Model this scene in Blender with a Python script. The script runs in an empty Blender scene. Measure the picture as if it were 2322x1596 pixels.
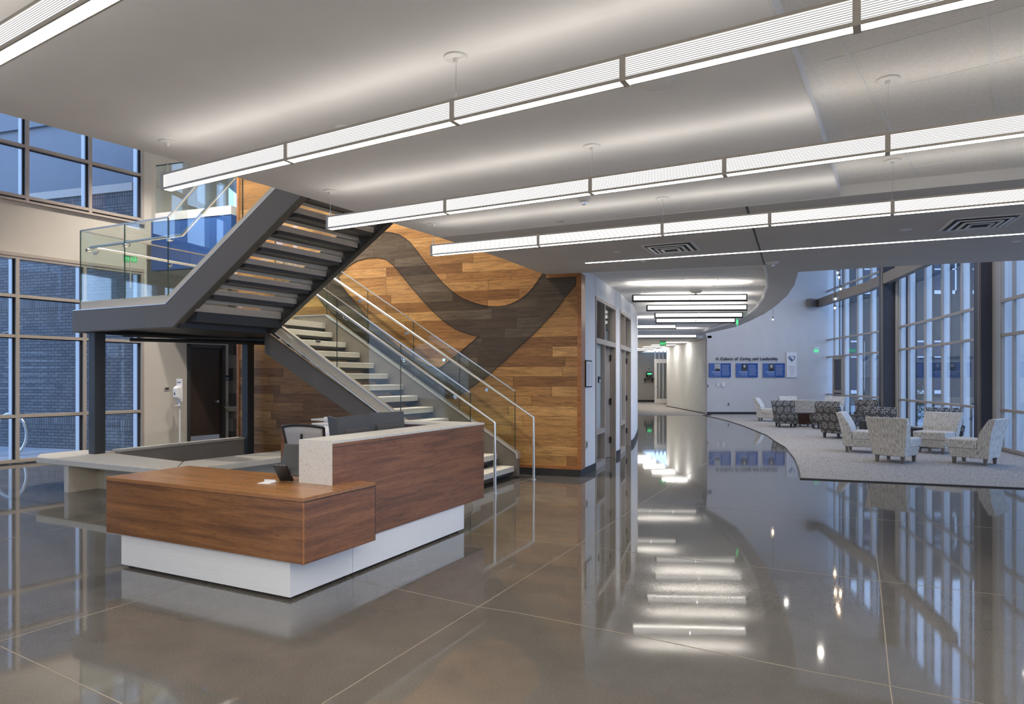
import bpy, bmesh, math, random
from mathutils import Vector, Matrix
from mathutils.geometry import tessellate_polygon
random.seed(7)
S = bpy.context.scene
COL = S.collection
R = math.radians
# ------------------------------------------------------------------ camera
cd = bpy.data.cameras.new('camera'); cam = bpy.data.objects.new('camera', cd); COL.objects.link(cam)
FPX, CX, HZ, EYE = 1495.0, 1161.0, 858.0, 1.55
cd.sensor_width = 36; cd.lens = 36 * FPX / 2322; cd.shift_y = 60 / 2322
cd.clip_start = 0.05; cd.clip_end = 300
cam.location = (0, 0, EYE); cam.rotation_euler = (R(90), 0, 0)
S.camera = cam
# ------------------------------------------------------------------ world, exposure
W = bpy.data.worlds.new('dusk'); S.world = W; W.use_nodes = True
wn = W.node_tree.nodes; wl = W.node_tree.links
bg = wn['Background']; tc = wn.new('ShaderNodeTexCoord'); sp = wn.new('ShaderNodeSeparateXYZ'); cr = wn.new('ShaderNodeValToRGB')
wl.new(tc.outputs['Generated'], sp.inputs[0]); wl.new(sp.outputs['Z'], cr.inputs[0]); wl.new(cr.outputs[0], bg.inputs[0])
cr.color_ramp.elements[0].position = 0.0; cr.color_ramp.elements[0].color = (.40, .56, .86, 1)
cr.color_ramp.elements[1].position = 0.7; cr.color_ramp.elements[1].color = (.16, .30, .62, 1)
bg.inputs[1].default_value = 2.5
S.view_settings.view_transform = 'Standard'; S.view_settings.look = 'None'
S.view_settings.exposure = 0.68; S.view_settings.gamma = 1.0; S.view_settings.use_curve_mapping = False
S.cycles.transparent_max_bounces = 24
S.cycles.max_bounces = 8
S.cycles.sample_clamp_indirect = 6
S.cycles.use_denoising = True
# added fill lights, all out of view: lobby areas, then spots under the roof
def area(name, loc, sx, sy, power, col=(1, .93, .84), rot=(0, 0, 0)):
    l = bpy.data.lights.new(name, 'AREA'); l.shape = 'RECTANGLE'; l.size = sx; l.size_y = sy; l.energy = power; l.color = col
    o = bpy.data.objects.new(name, l); COL.objects.link(o); o.location = loc; o.rotation_euler = rot
    return o
area('lobby_fill', (-3.0, -1.2, 3.1), 8, 4, 290)  # unseen area fill added behind the viewer, lifts floor and ceiling
area('lobby_fill', (4.6, 1.2, 3.1), 5, 3, 70)  # second added area fill, out of view to the right
def down(name, x, y, z, p, col=(1, .92, .82), ang=150):
    l = bpy.data.lights.new(name, 'SPOT'); l.energy = p; l.spot_size = R(ang); l.spot_blend = .6; l.color = col; l.shadow_soft_size = .06
    o = bpy.data.objects.new(name, l); COL.objects.link(o); o.location = (x, y, z); return o
for x, y, p in [(-3.2, 9.6, 190), (-5.2, 11.2, 190), (-5.6, 8.4, 100), (-4.9, 5.6, 55), (-6.3, 12.4, 190), (-2.0, 11.0, 150)]: down('atrium_fill', x, y, 6.95, p*2.5, ang=112)  # fill spots added at the roof to brighten the stair area, no fittings
for x, y in [(8.2, 24), (8.4, 17.5), (9.6, 20.5), (10.4, 25), (8.6, 13.2)]: down('lounge_fill', x, y, 6.95, 120)  # fill spots added at the roof to brighten the lounge, no fittings
for x, y in [(-6.6, 16.4), (-4.6, 16.2)]: down('upper_hall_fill', x, y, 6.9, 90)  # unseen spots added as fill for the upper hall
# ------------------------------------------------------------------ pixel -> place (used as a ruler against known planes)
def atz(u, v, z):            # point of height z seen at (u, v)
    y = (z - EYE) * FPX / (HZ - v); return Vector(((u - CX) / FPX * y, y, z))
def fl(u, v): return atz(u, v, 0.0)
def aty(u, v, y): return Vector(((u - CX) / FPX * y, y, EYE + (HZ - v) / FPX * y))
def atpl(u, v, p, d):        # on the vertical plane through p (x,y) with plan direction d
    a = (u - CX) / FPX
    t = (a * p[1] - p[0]) / (d[0] - a * d[1])
    y = p[1] + d[1] * t; return Vector((p[0] + d[0] * t, y, EYE + (HZ - v) / FPX * y))
# ------------------------------------------------------------------ mesh builder
class MB:
    def __init__(s): s.v = []; s.f = []
    def add(s, vs, fs):
        b = len(s.v); s.v += [Vector(x) for x in vs]; s.f += [tuple(b + i for i in f) for f in fs]; return s
    def box(s, x0, y0, z0, x1, y1, z1):
        return s.add([(x0,y0,z0),(x1,y0,z0),(x1,y1,z0),(x0,y1,z0),(x0,y0,z1),(x1,y0,z1),(x1,y1,z1),(x0,y1,z1)],
                     [(3,2,1,0),(4,5,6,7),(0,1,5,4),(1,2,6,5),(2,3,7,6),(3,0,4,7)])
    def loft(s, rings, cap=True, closed=True):
        b = len(s.v); n = len(rings[0])
        for r in rings: s.v += [Vector(p) for p in r]
        for k in range(len(rings) - 1):
            for i in range(n if closed else n - 1):
                j = (i + 1) % n
                s.f.append((b+k*n+i, b+k*n+j, b+(k+1)*n+j, b+(k+1)*n+i))
        if cap:
            s.f.append(tuple(b + i for i in reversed(range(n)))); m = b + (len(rings)-1)*n
            s.f.append(tuple(m + i for i in range(n)))
        return s
    def prism(s, poly, vec):
        vec = Vector(vec); return s.loft([[Vector(p) for p in poly], [Vector(p) + vec for p in poly]])
    def ext(s, poly, z0, z1):   # plan polygon extruded
        return s.loft([[(p[0], p[1], z0) for p in poly], [(p[0], p[1], z1) for p in poly]])
    def bar(s, a, b, w, h, up=(0,0,1)):   # rectangular bar a->b ; w sideways, h along up
        a = Vector(a); b = Vector(b); d = (b - a).normalized(); up = Vector(up)
        sd = d.cross(up).normalized(); upn = sd.cross(d).normalized()
        q = [sd*w/2+upn*h/2, -sd*w/2+upn*h/2, -sd*w/2-upn*h/2, sd*w/2-upn*h/2]
        return s.loft([[a + x for x in q], [b + x for x in q]])
    def tube(s, path, r, n=12, cap=True):
        P = [Vector(p) for p in path]; rings = []
        for i, p in enumerate(P):
            t = (P[min(i+1, len(P)-1)] - P[max(i-1, 0)]).normalized()
            if 0 < i < len(P)-1:
                t = ((P[i+1]-p).normalized() + (p-P[i-1]).normalized()).normalized()
                k = 1 / max(.5, t.dot((p-P[i-1]).normalized()))
            else: k = 1
            up = Vector((0,0,1)) if abs(t.z) < .95 else Vector((1,0,0))
            a = t.cross(up).normalized(); b = a.cross(t).normalized()
            if rings and (a - pa).length > 1.2: a = -a; b = -b
            pa = a
            rr = r[i] if isinstance(r, (list, tuple)) else r
            rings.append([p + (a*math.cos(q*2*math.pi/n) + b*math.sin(q*2*math.pi/n)) * rr for q in range(n)])
        return s.loft(rings, cap)
    def lathe(s, prof, c=(0,0,0), n=24, axis='z'):
        rings = []
        for r, h in prof:
            ring = []
            for q in range(n):
                a = q*2*math.pi/n; x, y = r*math.cos(a), r*math.sin(a)
                ring.append(Vector(c) + (Vector((x,y,h)) if axis=='z' else Vector((x,h,y)) if axis=='y' else Vector((h,x,y))))
            rings.append(ring)
        return s.loft(rings, True)
    def rot(s, rz, piv=(0,0,0), start=0):
        m = Matrix.Translation(piv) @ Matrix.Rotation(rz, 4, 'Z') @ Matrix.Translation(-Vector(piv))
        s.v[start:] = [m @ p for p in s.v[start:]]; return s
    def xf(s, m, start=0): s.v[start:] = [m @ p for p in s.v[start:]]; return s
def put(name, mb, mat, parent=None, world=True, bevel=0, label=None, smooth=False, kind=None, cat=None, group=None):
    me = bpy.data.meshes.new(name); vs = mb.v
    o = bpy.data.objects.new(name, me); COL.objects.link(o)
    if parent is not None:
        o.parent = parent
        if world:
            m = parent['_m'] if False else wm(parent); mi = m.inverted(); vs = [mi @ p for p in vs]
    elif world:
        c = Vector((sum(p.x for p in vs)/len(vs), sum(p.y for p in vs)/len(vs), min(p.z for p in vs)))
        if kind != 'structure':
            o.location = c; vs = [p - c for p in vs]
    me.from_pydata([tuple(p) for p in vs], [], mb.f)
    bm = bmesh.new(); bm.from_mesh(me); bmesh.ops.recalc_face_normals(bm, faces=bm.faces); bm.to_mesh(me); bm.free()
    if mat: me.materials.append(mat)
    if smooth:
        for p in me.polygons: p.use_smooth = True
        m = o.modifiers.new('n', 'EDGE_SPLIT'); m.split_angle = R(35)
    if bevel:
        m = o.modifiers.new('b', 'BEVEL'); m.width = bevel; m.segments = 2; m.limit_method = 'ANGLE'; m.angle_limit = R(40)
    if label: o['label'] = label
    if kind: o['kind'] = kind
    if cat: o['category'] = cat
    if group: o['group'] = group
    return o
def wm(o):
    m = Matrix.LocRotScale(o.location, o.rotation_euler, o.scale)
    return (wm(o.parent) @ m) if o.parent else m
def thing(name, label, cat, loc=(0,0,0), rz=0, group=None, pitch=0, kind=None):
    o = bpy.data.objects.new(name, None); COL.objects.link(o); o.location = loc; o.rotation_euler = (0, pitch, rz)
    o.empty_display_size = .1
    if label: o['label'] = label
    if cat: o['category'] = cat
    if group: o['group'] = group
    if kind: o['kind'] = kind
    return o
def dup(root, loc, rz, label=None, group=None):
    r = root.copy(); COL.objects.link(r); r.location = loc; r.rotation_euler = (root.rotation_euler[0], root.rotation_euler[1], rz)
    if label: r['label'] = label
    if group: r['group'] = group
    for ch in list(root.children):
        c = ch.copy(); COL.objects.link(c); c.parent = r
        for g in list(ch.children):
            d = g.copy(); COL.objects.link(d); d.parent = c
    return r
def text(name, s, size, mat, loc, rot, parent=None, ext=.002, align='CENTER'):
    cu = bpy.data.curves.new(name, 'FONT'); cu.body = s; cu.size = size; cu.extrude = ext; cu.align_x = align
    cu.materials.append(mat); o = bpy.data.objects.new(name, cu); COL.objects.link(o)
    m = Matrix.LocRotScale(Vector(loc), __import__('mathutils').Euler(rot), Vector((1,1,1)))
    if parent is not None: o.parent = parent; m = wm(parent).inverted() @ m
    o.matrix_local = m
    bpy.context.view_layer.update()
    me = bpy.data.meshes.new_from_object(o.evaluated_get(bpy.context.evaluated_depsgraph_get())); me.name = name
    q = bpy.data.objects.new(name, me); COL.objects.link(q)
    if parent is not None: q.parent = parent
    q.matrix_local = m; bpy.data.objects.remove(o); q.name = name
    return q
# ------------------------------------------------------------------ materials
class N:
    def __init__(s, name):
        s.m = bpy.data.materials.new(name); s.m.use_nodes = True; s.t = s.m.node_tree; s.b = s.t.nodes['Principled BSDF']; s.o = s.t.nodes['Material Output']
    def n(s, ty, **k):
        x = s.t.nodes.new('ShaderNode' + ty)
        for a, b in k.items(): setattr(x, a, b)
        return x
    def l(s, a, b): s.t.links.new(a, b)
    def coord(s, sc=(1,1,1), rot=(0,0,0)):
        t = s.n('TexCoord'); m = s.n('Mapping'); m.inputs['Scale'].default_value = sc; m.inputs['Rotation'].default_value = rot
        s.l(t.outputs['Object'], m.inputs[0]); return m.outputs[0]
    def noise(s, vec, scale=5, detail=4, rough=.5, dist=0):
        x = s.n('TexNoise'); x.inputs['Scale'].default_value = scale; x.inputs['Detail'].default_value = detail
        x.inputs['Roughness'].default_value = rough; x.inputs['Distortion'].default_value = dist; s.l(vec, x.inputs['Vector']); return x.outputs['Fac']
    def ramp(s, fac, stops):
        r = s.n('ValToRGB'); e = r.color_ramp.elements
        while len(e) < len(stops): e.new(.5)
        for i, (p, c) in enumerate(stops): e[i].position = p; e[i].color = (*c, 1)
        s.l(fac, r.inputs[0]); return r.outputs[0]
    def math(s, op, a, b=None, c=None):
        x = s.n('Math', operation=op)
        for i, q in enumerate((a, b, c)):
            if q is None: continue
            if isinstance(q, (int, float)): x.inputs[i].default_value = q
            else: s.l(q, x.inputs[i])
        return x.outputs[0]
    def mix(s, fac, a, b, blend='MIX'):
        x = s.n('Mix', data_type='RGBA', blend_type=blend)
        for i, q in ((0, fac), (6, a), (7, b)):
            if isinstance(q, (int, float)): x.inputs[i].default_value = q
            elif isinstance(q, tuple): x.inputs[i].default_value = (*q, 1)
            else: s.l(q, x.inputs[i])
        return x.outputs[2]
    def bump(s, h, strength=.2, dist=.01):
        x = s.n('Bump'); x.inputs['Strength'].default_value = strength; x.inputs['Distance'].default_value = dist
        s.l(h, x.inputs['Height']); s.l(x.outputs[0], s.b.inputs['Normal'])
    def base(s, c=None, rough=.5, metal=0, spec=.5):
        if c is not None:
            if isinstance(c, tuple): s.b.inputs['Base Color'].default_value = (*c, 1)
            else: s.l(c, s.b.inputs['Base Color'])
        s.b.inputs['Roughness'].default_value = rough; s.b.inputs['Metallic'].default_value = metal
        s.b.inputs['Specular IOR Level'].default_value = spec
        return s.m
def srgb(r, g, b):
    f = lambda c: (c/255/12.92) if c <= 10 else ((c/255+.055)/1.055)**2.4
    return (f(r), f(g), f(b))
def paint(name, c, rough=.6, metal=0, spec=.4, var=.05):
    m = N(name); v = m.coord(); f = m.noise(v, 2.5, 3)
    d = tuple(x*(1-var) for x in c); return m.base(m.ramp(f, [(.3, d), (.7, c)]), rough, metal, spec)
M = {}
M['white'] = paint('white_paint', (.80, .79, .77), .65)
M['ceiling'] = paint('ceiling_paint', (.86, .85, .84), .8, spec=.2)
M['soffit'] = paint('soffit_paint', (.60, .575, .545), .75, spec=.2)
M['beige'] = paint('beige_paint', (.56, .52, .46), .65)
M['coolwall'] = paint('pale_grey_paint', (.60, .585, .58), .65)
M['blue'] = paint('blue_paint', srgb(50, 90, 160), .55)
M['corrwhite'] = paint('corridor_white_paint', (.80, .79, .78), .6)
M['lowwall'] = paint('low_wall_steel', srgb(165, 158, 148), .5)
M['frame'] = paint('champagne_aluminium', srgb(175, 165, 155), .42, .25)
M['frame_dark'] = paint('dark_gasket', (.015, .016, .02), .5)
M['grey'] = paint('warm_grey_steel', srgb(116, 109, 100), .45, .0)
M['greydark'] = paint('charcoal_steel', srgb(66, 66, 66), .5, .1)
M['column'] = paint('column_steel', srgb(70, 72, 74), .5, .1)
M['taupe'] = paint('light_stringer_steel', srgb(222, 214, 198), .55, .0)
M['base'] = paint('charcoal_rubber', srgb(52, 52, 53), .5)
M['darkdoor'] = paint('dark_brown_door', srgb(62, 48, 38), .45)
M['navy'] = paint('navy_plastic', (.012, .02, .05), .4)
M['black'] = paint('black_plastic', (.02, .02, .022), .4)
M['darkgrey'] = paint('dark_grey_plastic', (.07, .07, .072), .45)
M['plastic'] = paint('white_plastic', (.78, .78, .8), .35)
M['chrome'] = N('polished_steel').base((.75, .75, .75), .18, 1)
M['rail'] = N('satin_steel').base((.72, .71, .69), .32, .85)
M['fixture'] = paint('fixture_aluminium', srgb(196, 190, 180), .4, .3)
M['curtaincol'] = paint('blue_grey_column_paint', srgb(72, 74, 84), .5)
M['taupebeam'] = paint('taupe_beam_paint', srgb(120, 112, 104), .55)
M['panelmetal'] = paint('pale_metal_panel', (.19, .20, .22), .5)
def plinth():
    m = N('brushed_plinth_metal'); v = m.coord((2, 2, 90)); f = m.noise(v, 3, 2)
    return m.base(m.ramp(f, [(.3, (.84, .85, .86)), (.7, (.90, .91, .92))]), .35, .12)
M['plinth'] = plinth()
def emit(name, c, s):
    m = N(name); e = m.n('Emission'); e.inputs[0].default_value = (*c, 1); e.inputs[1].default_value = s; m.l(e.outputs[0], m.o.inputs[0]); return m.m
M['lens'] = emit('lit_lens', (1, .94, .86), 19)
M['uplens'] = emit('lit_uplight', (1, .94, .86), 4.4)
M['slot'] = emit('lit_slot', (1, .97, .92), 8)
M['panel'] = emit('lit_panel', (1, .97, .92), 8)
M['bulb'] = emit('lit_bulb', (1, .72, .42), 60)
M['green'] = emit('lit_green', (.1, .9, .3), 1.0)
def louver(name, n):
    m = N(name); t = m.n('TexCoord'); s = m.n('SeparateXYZ'); m.l(t.outputs['Object'], s.inputs[0])
    z = m.math('MULTIPLY', s.outputs['Z'], n); f = m.math('FRACT', z); g = m.math('GREATER_THAN', f, .42)
    e = m.n('Emission'); e.inputs[0].default_value = (1, .97, .95, 1)
    st = m.math('ADD', m.math('MULTIPLY', g, 1.15), .14); m.l(st, e.inputs[1])
    d = m.n('BsdfDiffuse'); d.inputs[0].default_value = (.1, .1, .1, 1); a = m.n('AddShader'); m.l(e.outputs[0], a.inputs[0]); m.l(d.outputs[0], a.inputs[1])
    m.l(a.outputs[0], m.o.inputs[0]); return m.m
M['louver'] = louver('lit_louver', 112)
M['sidelit'] = emit('lit_side_panel', (1, .97, .93), .95)
def glass(name, tint, refl=1.0, rough=0.0):
    m = N(name); t = m.n('BsdfTransparent'); t.inputs[0].default_value = (*tint, 1); g = m.n('BsdfGlossy'); g.inputs['Roughness'].default_value = rough
    g.inputs[0].default_value = (1, 1, 1, 1)
    fr = m.n('Fresnel'); fr.inputs[0].default_value = 1.5; k = m.math('MULTIPLY', fr.outputs[0], refl); x = m.n('MixShader')
    m.l(k, x.inputs[0]); m.l(t.outputs[0], x.inputs[1]); m.l(g.outputs[0], x.inputs[2]); m.l(x.outputs[0], m.o.inputs[0]); return m.m
M['glass'] = glass('window_glass', (.95, .97, .98), .35)
M['railglass'] = glass('green_tinted_glass', (.93, .965, .95), .28)
M['glassedge'] = paint('dark_glass_edge', (.03, .06, .055), .2)
M['frost'] = N('frosted_glass').base((.42, .47, .48), .35)
def speckle():
    m = N('speckled_quartz'); v = m.coord(); x = m.n('TexVoronoi'); x.inputs['Scale'].default_value = 120; m.l(v, x.inputs['Vector'])
    c = m.n('SeparateColor'); m.l(x.outputs['Color'], c.inputs[0])
    size = m.math('MULTIPLY', m.math('POWER', c.outputs[0], 3.2), .5)
    k = m.math('MULTIPLY', m.math('LESS_THAN', x.outputs['Distance'], size), .7)
    col = m.mix(k, (.68, .66, .62), m.ramp(c.outputs[1], [(.2, (.10, .08, .05)), (.8, (.32, .27, .2))]))
    return m.base(col, .3)
M['quartz'] = speckle()
def concrete(name, c, rough=.6, sc=6):
    m = N(name); v = m.coord(); f = m.noise(v, sc, 8, .65); g = m.noise(v, 120, 2)
    col = m.mix(.25, m.ramp(f, [(.3, tuple(x*.85 for x in c)), (.7, c)]), m.ramp(g, [(.35, tuple(x*.7 for x in c)), (.55, c)]))
    m.bump(g, .15, .003); return m.base(col, rough)
M['bench'] = concrete('cast_concrete', srgb(224, 217, 203), .6)
M['treadtop'] = concrete('precast_tread', srgb(212, 205, 192), .55)
M['treadgrey'] = concrete('precast_tread_rough', srgb(205, 196, 184), .7, 12)
def floorm():
    m = N('polished_concrete'); v = m.coord(); a = m.noise(v, .55, 6, .6, .4); b = m.noise(v, 140, 2); c = m.noise(v, 3, 5, .6)
    col = m.ramp(a, [(.3, (.088, .082, .072)), (.5, (.115, .107, .094)), (.72, (.15, .139, .122))])
    col = m.mix(.35, col, m.ramp(c, [(.3, (.09, .083, .073)), (.7, (.17, .156, .138))]))
    col = m.mix(.22, col, m.ramp(b, [(.4, (.055, .05, .042)), (.6, (.22, .205, .185))]))
    m.base(col, .07, 0, .85); m.l(m.math('ADD', m.math('MULTIPLY', c, .05), .018), m.b.inputs['Roughness'])
    m.bump(m.noise(v, .9, 2), .015, .05)
    return m.m
M['floor'] = floorm()
M['joint'] = concrete('floor_joint_filler', srgb(140, 130, 114), .5)
M['pave'] = concrete('outside_paving', (.5, .5, .5), .8)
def planks(name, stops, h=.158, seam=.25, rough=.38, grain=1.0):
    m = N(name); t = m.n('TexCoord'); s = m.n('SeparateXYZ'); m.l(t.outputs['Object'], s.inputs[0])
    x, z = s.outputs['X'], s.outputs['Z']
    row = m.math('FLOOR', m.math('DIVIDE', z, h)); wn_ = m.n('TexWhiteNoise', noise_dimensions='1D'); m.l(row, wn_.inputs['W'])
    L = m.math('ADD', m.math('MULTIPLY', wn_.outputs['Value'], .9), 1.15)
    xs = m.math('DIVIDE', m.math('ADD', x, m.math('MULTIPLY', wn_.outputs['Value'], 7.3)), L); pid = m.math('FLOOR', xs)
    w2 = m.n('TexWhiteNoise', noise_dimensions='2D'); cv = m.n('CombineXYZ'); m.l(row, cv.inputs[0]); m.l(pid, cv.inputs[1]); m.l(cv.outputs[0], w2.inputs['Vector'])
    base = m.ramp(w2.outputs['Value'], stops)
    gv = m.n('CombineXYZ'); m.l(m.math('ADD', m.math('MULTIPLY', x, 1.1), m.math('MULTIPLY', w2.outputs['Value'], 37)), gv.inputs[0]); m.l(m.math('MULTIPLY', z, 13), gv.inputs[2]); m.l(w2.outputs['Value'], gv.inputs[1])
    g1 = m.noise(gv.outputs[0], 1.6, 5, .6, 1.2)
    rings = m.math('FRACT', m.math('MULTIPLY', g1, 9))
    gv2 = m.n('CombineXYZ'); m.l(m.math('MULTIPLY', x, 4), gv2.inputs[0]); m.l(m.math('MULTIPLY', z, 160), gv2.inputs[2]); g2 = m.noise(gv2.outputs[0], 1, 3, .6)
    col = m.mix(.62*grain, base, m.ramp(rings, [(0, (.18, .14, .11)), (.22, (1, 1, 1)), (1, (.85, .82, .78))]), 'MULTIPLY')
    col = m.mix(.5*grain, col, m.ramp(g2, [(.3, (.62, .58, .54)), (.6, (1.1, 1.1, 1.1))]), 'MULTIPLY')
    col = m.mix(.5, col, m.ramp(g1, [(.36, (.36, .31, .27)), (.5, (.95, .95, .95)), (.65, (1.3, 1.25, 1.18))]), 'MULTIPLY')
    fz = m.math('FRACT', m.math('DIVIDE', z, h)); fx = m.math('FRACT', xs)
    se = m.math('MAXIMUM', m.math('LESS_THAN', fz, .025), m.math('LESS_THAN', fx, .004))
    col = m.mix(m.math('MULTIPLY', se, 1-seam), col, (.02, .012, .007))
    return m.base(col, rough)
M['walnut'] = planks('walnut_planks', [(0, srgb(146, 102, 58)), (.3, srgb(176, 128, 76)), (.6, srgb(196, 148, 90)), (.85, srgb(214, 166, 106)), (1, srgb(156, 110, 64))])
M['stained'] = planks('dark_stained_planks', [(0, srgb(80, 66, 50)), (.5, srgb(100, 86, 68)), (1, srgb(116, 102, 84))])
def veneer(name, c0, c1, axis='x', rough=.28, k=.75):
    m = N(name)
    sc = {'x': (.9, 14, 14), 'y': (14, .9, 14)}[axis]
    v = m.coord(sc); f = m.noise(v, 1.3, 6, .6, .8); g = m.noise(m.coord(tuple(q*5 for q in sc)), 2.4, 3, .7)
    col = m.ramp(f, [(.28, c0), (.5, tuple((a+b)/2 for a, b in zip(c0, c1))), (.72, c1)])
    col = m.mix(k, col, m.ramp(g, [(.32, (.35, .3, .28)), (.46, (1, 1, 1))]), 'MULTIPLY')
    return m.base(col, rough)
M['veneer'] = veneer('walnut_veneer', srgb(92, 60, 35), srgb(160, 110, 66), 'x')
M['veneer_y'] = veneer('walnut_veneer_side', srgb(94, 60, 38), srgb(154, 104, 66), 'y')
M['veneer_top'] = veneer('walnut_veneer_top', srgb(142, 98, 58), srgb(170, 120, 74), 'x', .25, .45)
M['edgeband'] = veneer('walnut_edge', srgb(150, 95, 55), srgb(190, 130, 80), 'x')
M['tablewood'] = veneer('dark_table_wood', srgb(60, 42, 34), srgb(84, 62, 50), 'x')
def carpet():
    m = N('speckled_carpet'); v = m.coord((1, 1, 1)); f = m.noise(v, 38, 3, .7, .6); g = m.noise(v, 160, 2); h = m.noise(v, .8, 2)
    col = m.ramp(f, [(.36, (.16, .15, .14)), (.5, (.42, .39, .365)), (.62, (.66, .62, .57))])
    col = m.mix(.3, col, m.ramp(g, [(.4, (.18, .17, .16)), (.6, (.5, .48, .46))])); m.bump(g, .4, .004)
    return m.base(col, .95, 0, .1)
M['carpet'] = carpet()
def stripe():
    m = N('striped_upholstery'); t = m.n('TexCoord'); s = m.n('SeparateXYZ'); m.l(t.outputs['Object'], s.inputs[0])
    u = m.math('ADD', s.outputs['X'], s.outputs['Y']); c = m.n('CombineXYZ'); m.l(m.math('MULTIPLY', u, 60), c.inputs[0]); m.l(m.math('MULTIPLY', s.outputs['Z'], 7), c.inputs[1])
    f = m.noise(c.outputs[0], 1.6, 3, .6)
    return m.base(m.ramp(f, [(.34, (.20, .18, .155)), (.47, (.60, .56, .50)), (.6, (.76, .72, .66))]), .9, 0, .15)
M['stripe'] = stripe()
def burst():
    m = N('starburst_upholstery'); t = m.n('TexCoord'); s = m.n('SeparateXYZ'); m.l(t.outputs['Object'], s.inputs[0])
    u = m.math('ADD', s.outputs['X'], s.outputs['Y'])
    sc = 4.6
    U = m.math('MULTIPLY', u, sc); V = m.math('MULTIPLY', s.outputs['Z'], sc)
    row = m.math('FLOOR', V); U2 = m.math('ADD', U, m.math('MULTIPLY', m.math('MODULO', row, 2), .5))
    a = m.math('SUBTRACT', m.math('FRACT', U2), .5); b = m.math('SUBTRACT', m.math('FRACT', V), .5)
    r = m.math('SQRT', m.math('ADD', m.math('MULTIPLY', a, a), m.math('MULTIPLY', b, b))); an = m.math('ARCTAN2', b, a)
    ray = m.math('GREATER_THAN', m.math('SINE', m.math('MULTIPLY', an, 9)), .6)
    k = m.math('MULTIPLY', ray, m.math('MULTIPLY', m.math('GREATER_THAN', r, .10), m.math('LESS_THAN', r, .42)))
    nz = m.noise(m.coord(), 90, 2)
    return m.base(m.mix(m.math('MULTIPLY', k, .9), m.ramp(nz, [(.35, (.055, .052, .05)), (.65, (.10, .095, .09))]), (.62, .6, .56)), .85, 0, .2)
M['burst'] = burst()
def brick(name, vertical=False):
    m = N(name); t = m.n('TexCoord'); s = m.n('SeparateXYZ'); m.l(t.outputs['Object'], s.inputs[0]); c = m.n('CombineXYZ')
    if vertical: m.l(s.outputs['Z'], c.inputs[0]); m.l(s.outputs['X'], c.inputs[1])
    else: m.l(s.outputs['X'], c.inputs[0]); m.l(s.outputs['Z'], c.inputs[1])
    b = m.n('TexBrick'); m.l(c.outputs[0], b.inputs['Vector']); b.inputs['Scale'].default_value = 1
    b.inputs['Brick Width'].default_value = .26 if vertical else .21; b.inputs['Row Height'].default_value = .068; b.inputs['Mortar Size'].default_value = .006
    b.inputs['Color1'].default_value = (.20, .20, .20, 1); b.inputs['Color2'].default_value = (.13, .13, .135, 1); b.inputs['Mortar'].default_value = (.06, .06, .065, 1); b.inputs['Bias'].default_value = -.3
    if vertical: b.offset = 0
    m.bump(b.outputs['Fac'], -.4, .01)
    return m.base(b.outputs['Color'], .85, 0, .2)
M['brick'] = brick('charcoal_brick'); M['soldier'] = brick('charcoal_soldier_brick', True)
def block():
    m = N('grey_facade_brick'); t = m.n('TexCoord'); s = m.n('SeparateXYZ'); m.l(t.outputs['Object'], s.inputs[0]); c = m.n('CombineXYZ')
    m.l(s.outputs['X'], c.inputs[0]); m.l(s.outputs['Z'], c.inputs[1])
    b = m.n('TexBrick'); m.l(c.outputs[0], b.inputs['Vector']); b.inputs['Scale'].default_value = 1
    b.inputs['Brick Width'].default_value = .5; b.inputs['Row Height'].default_value = .135; b.inputs['Mortar Size'].default_value = .012
    b.inputs['Color1'].default_value = (.045, .043, .042, 1); b.inputs['Color2'].default_value = (.034, .033, .033, 1); b.inputs['Mortar'].default_value = (.10, .10, .10, 1)
    return m.base(b.outputs['Color'], .85, 0, .2)
M['block'] = block()
def tiles():
    m = N('mixed_grey_wall_tile'); t = m.n('TexCoord'); s = m.n('SeparateXYZ'); m.l(t.outputs['Object'], s.inputs[0]); c = m.n('CombineXYZ')
    m.l(m.math('FLOOR', m.math('DIVIDE', s.outputs['X'], .6)), c.inputs[0]); m.l(m.math('FLOOR', m.math('DIVIDE', s.outputs['Z'], .3)), c.inputs[1])
    w = m.n('TexWhiteNoise', noise_dimensions='2D'); m.l(c.outputs[0], w.inputs['Vector'])
    return m.base(m.ramp(w.outputs['Value'], [(0, (.07, .065, .06)), (.4, (.16, .15, .135)), (1, (.33, .31, .27))]), .35)
M['tile'] = tiles()
def mesh_fab():
    m = N('grey_chair_mesh'); return m.base((.42, .43, .45), .6)
M['chairmesh'] = mesh_fab()
M['leaf'] = paint('leaf_green', (.05, .11, .03), .7)
M['skinbw'] = paint('grey_portrait', (.45, .45, .45), .6)
M['lightline'] = paint('pale_lettering', (.55, .62, .72), .6)
M['blue2'] = paint('blue_plaque_dark', srgb(20, 75, 150), .5)
M['blue1'] = paint('blue_plaque_light', srgb(75, 105, 165), .5)
def tilec():
    m = N('acoustic_tile'); v = m.coord(); f = m.noise(v, 60, 3, .7)
    return m.base(m.ramp(f, [(.3, (.76, .74, .71)), (.6, (.84, .82, .79))]), .9, 0, .1)
M['tilec'] = tilec()
# ================================================================== SETTING
def struct(name, mb, mat, **k): return put(name, mb, mat, kind='structure', **k)
HC = 3.2
# floor
struct('floor', MB().ext([(-19.5,-7),(-14.5,4.0),(-7.85,13.9),(-8.3,20),(-2,46),(14.4,46),(14.4,28.5),(12.9,21.2),(11.4,15.7),(10.6,13.2),(9.15,8.2),(7.5,3.2),(6.2,0),(6.2,-7)], -.12, 0), M['floor'])
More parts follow.
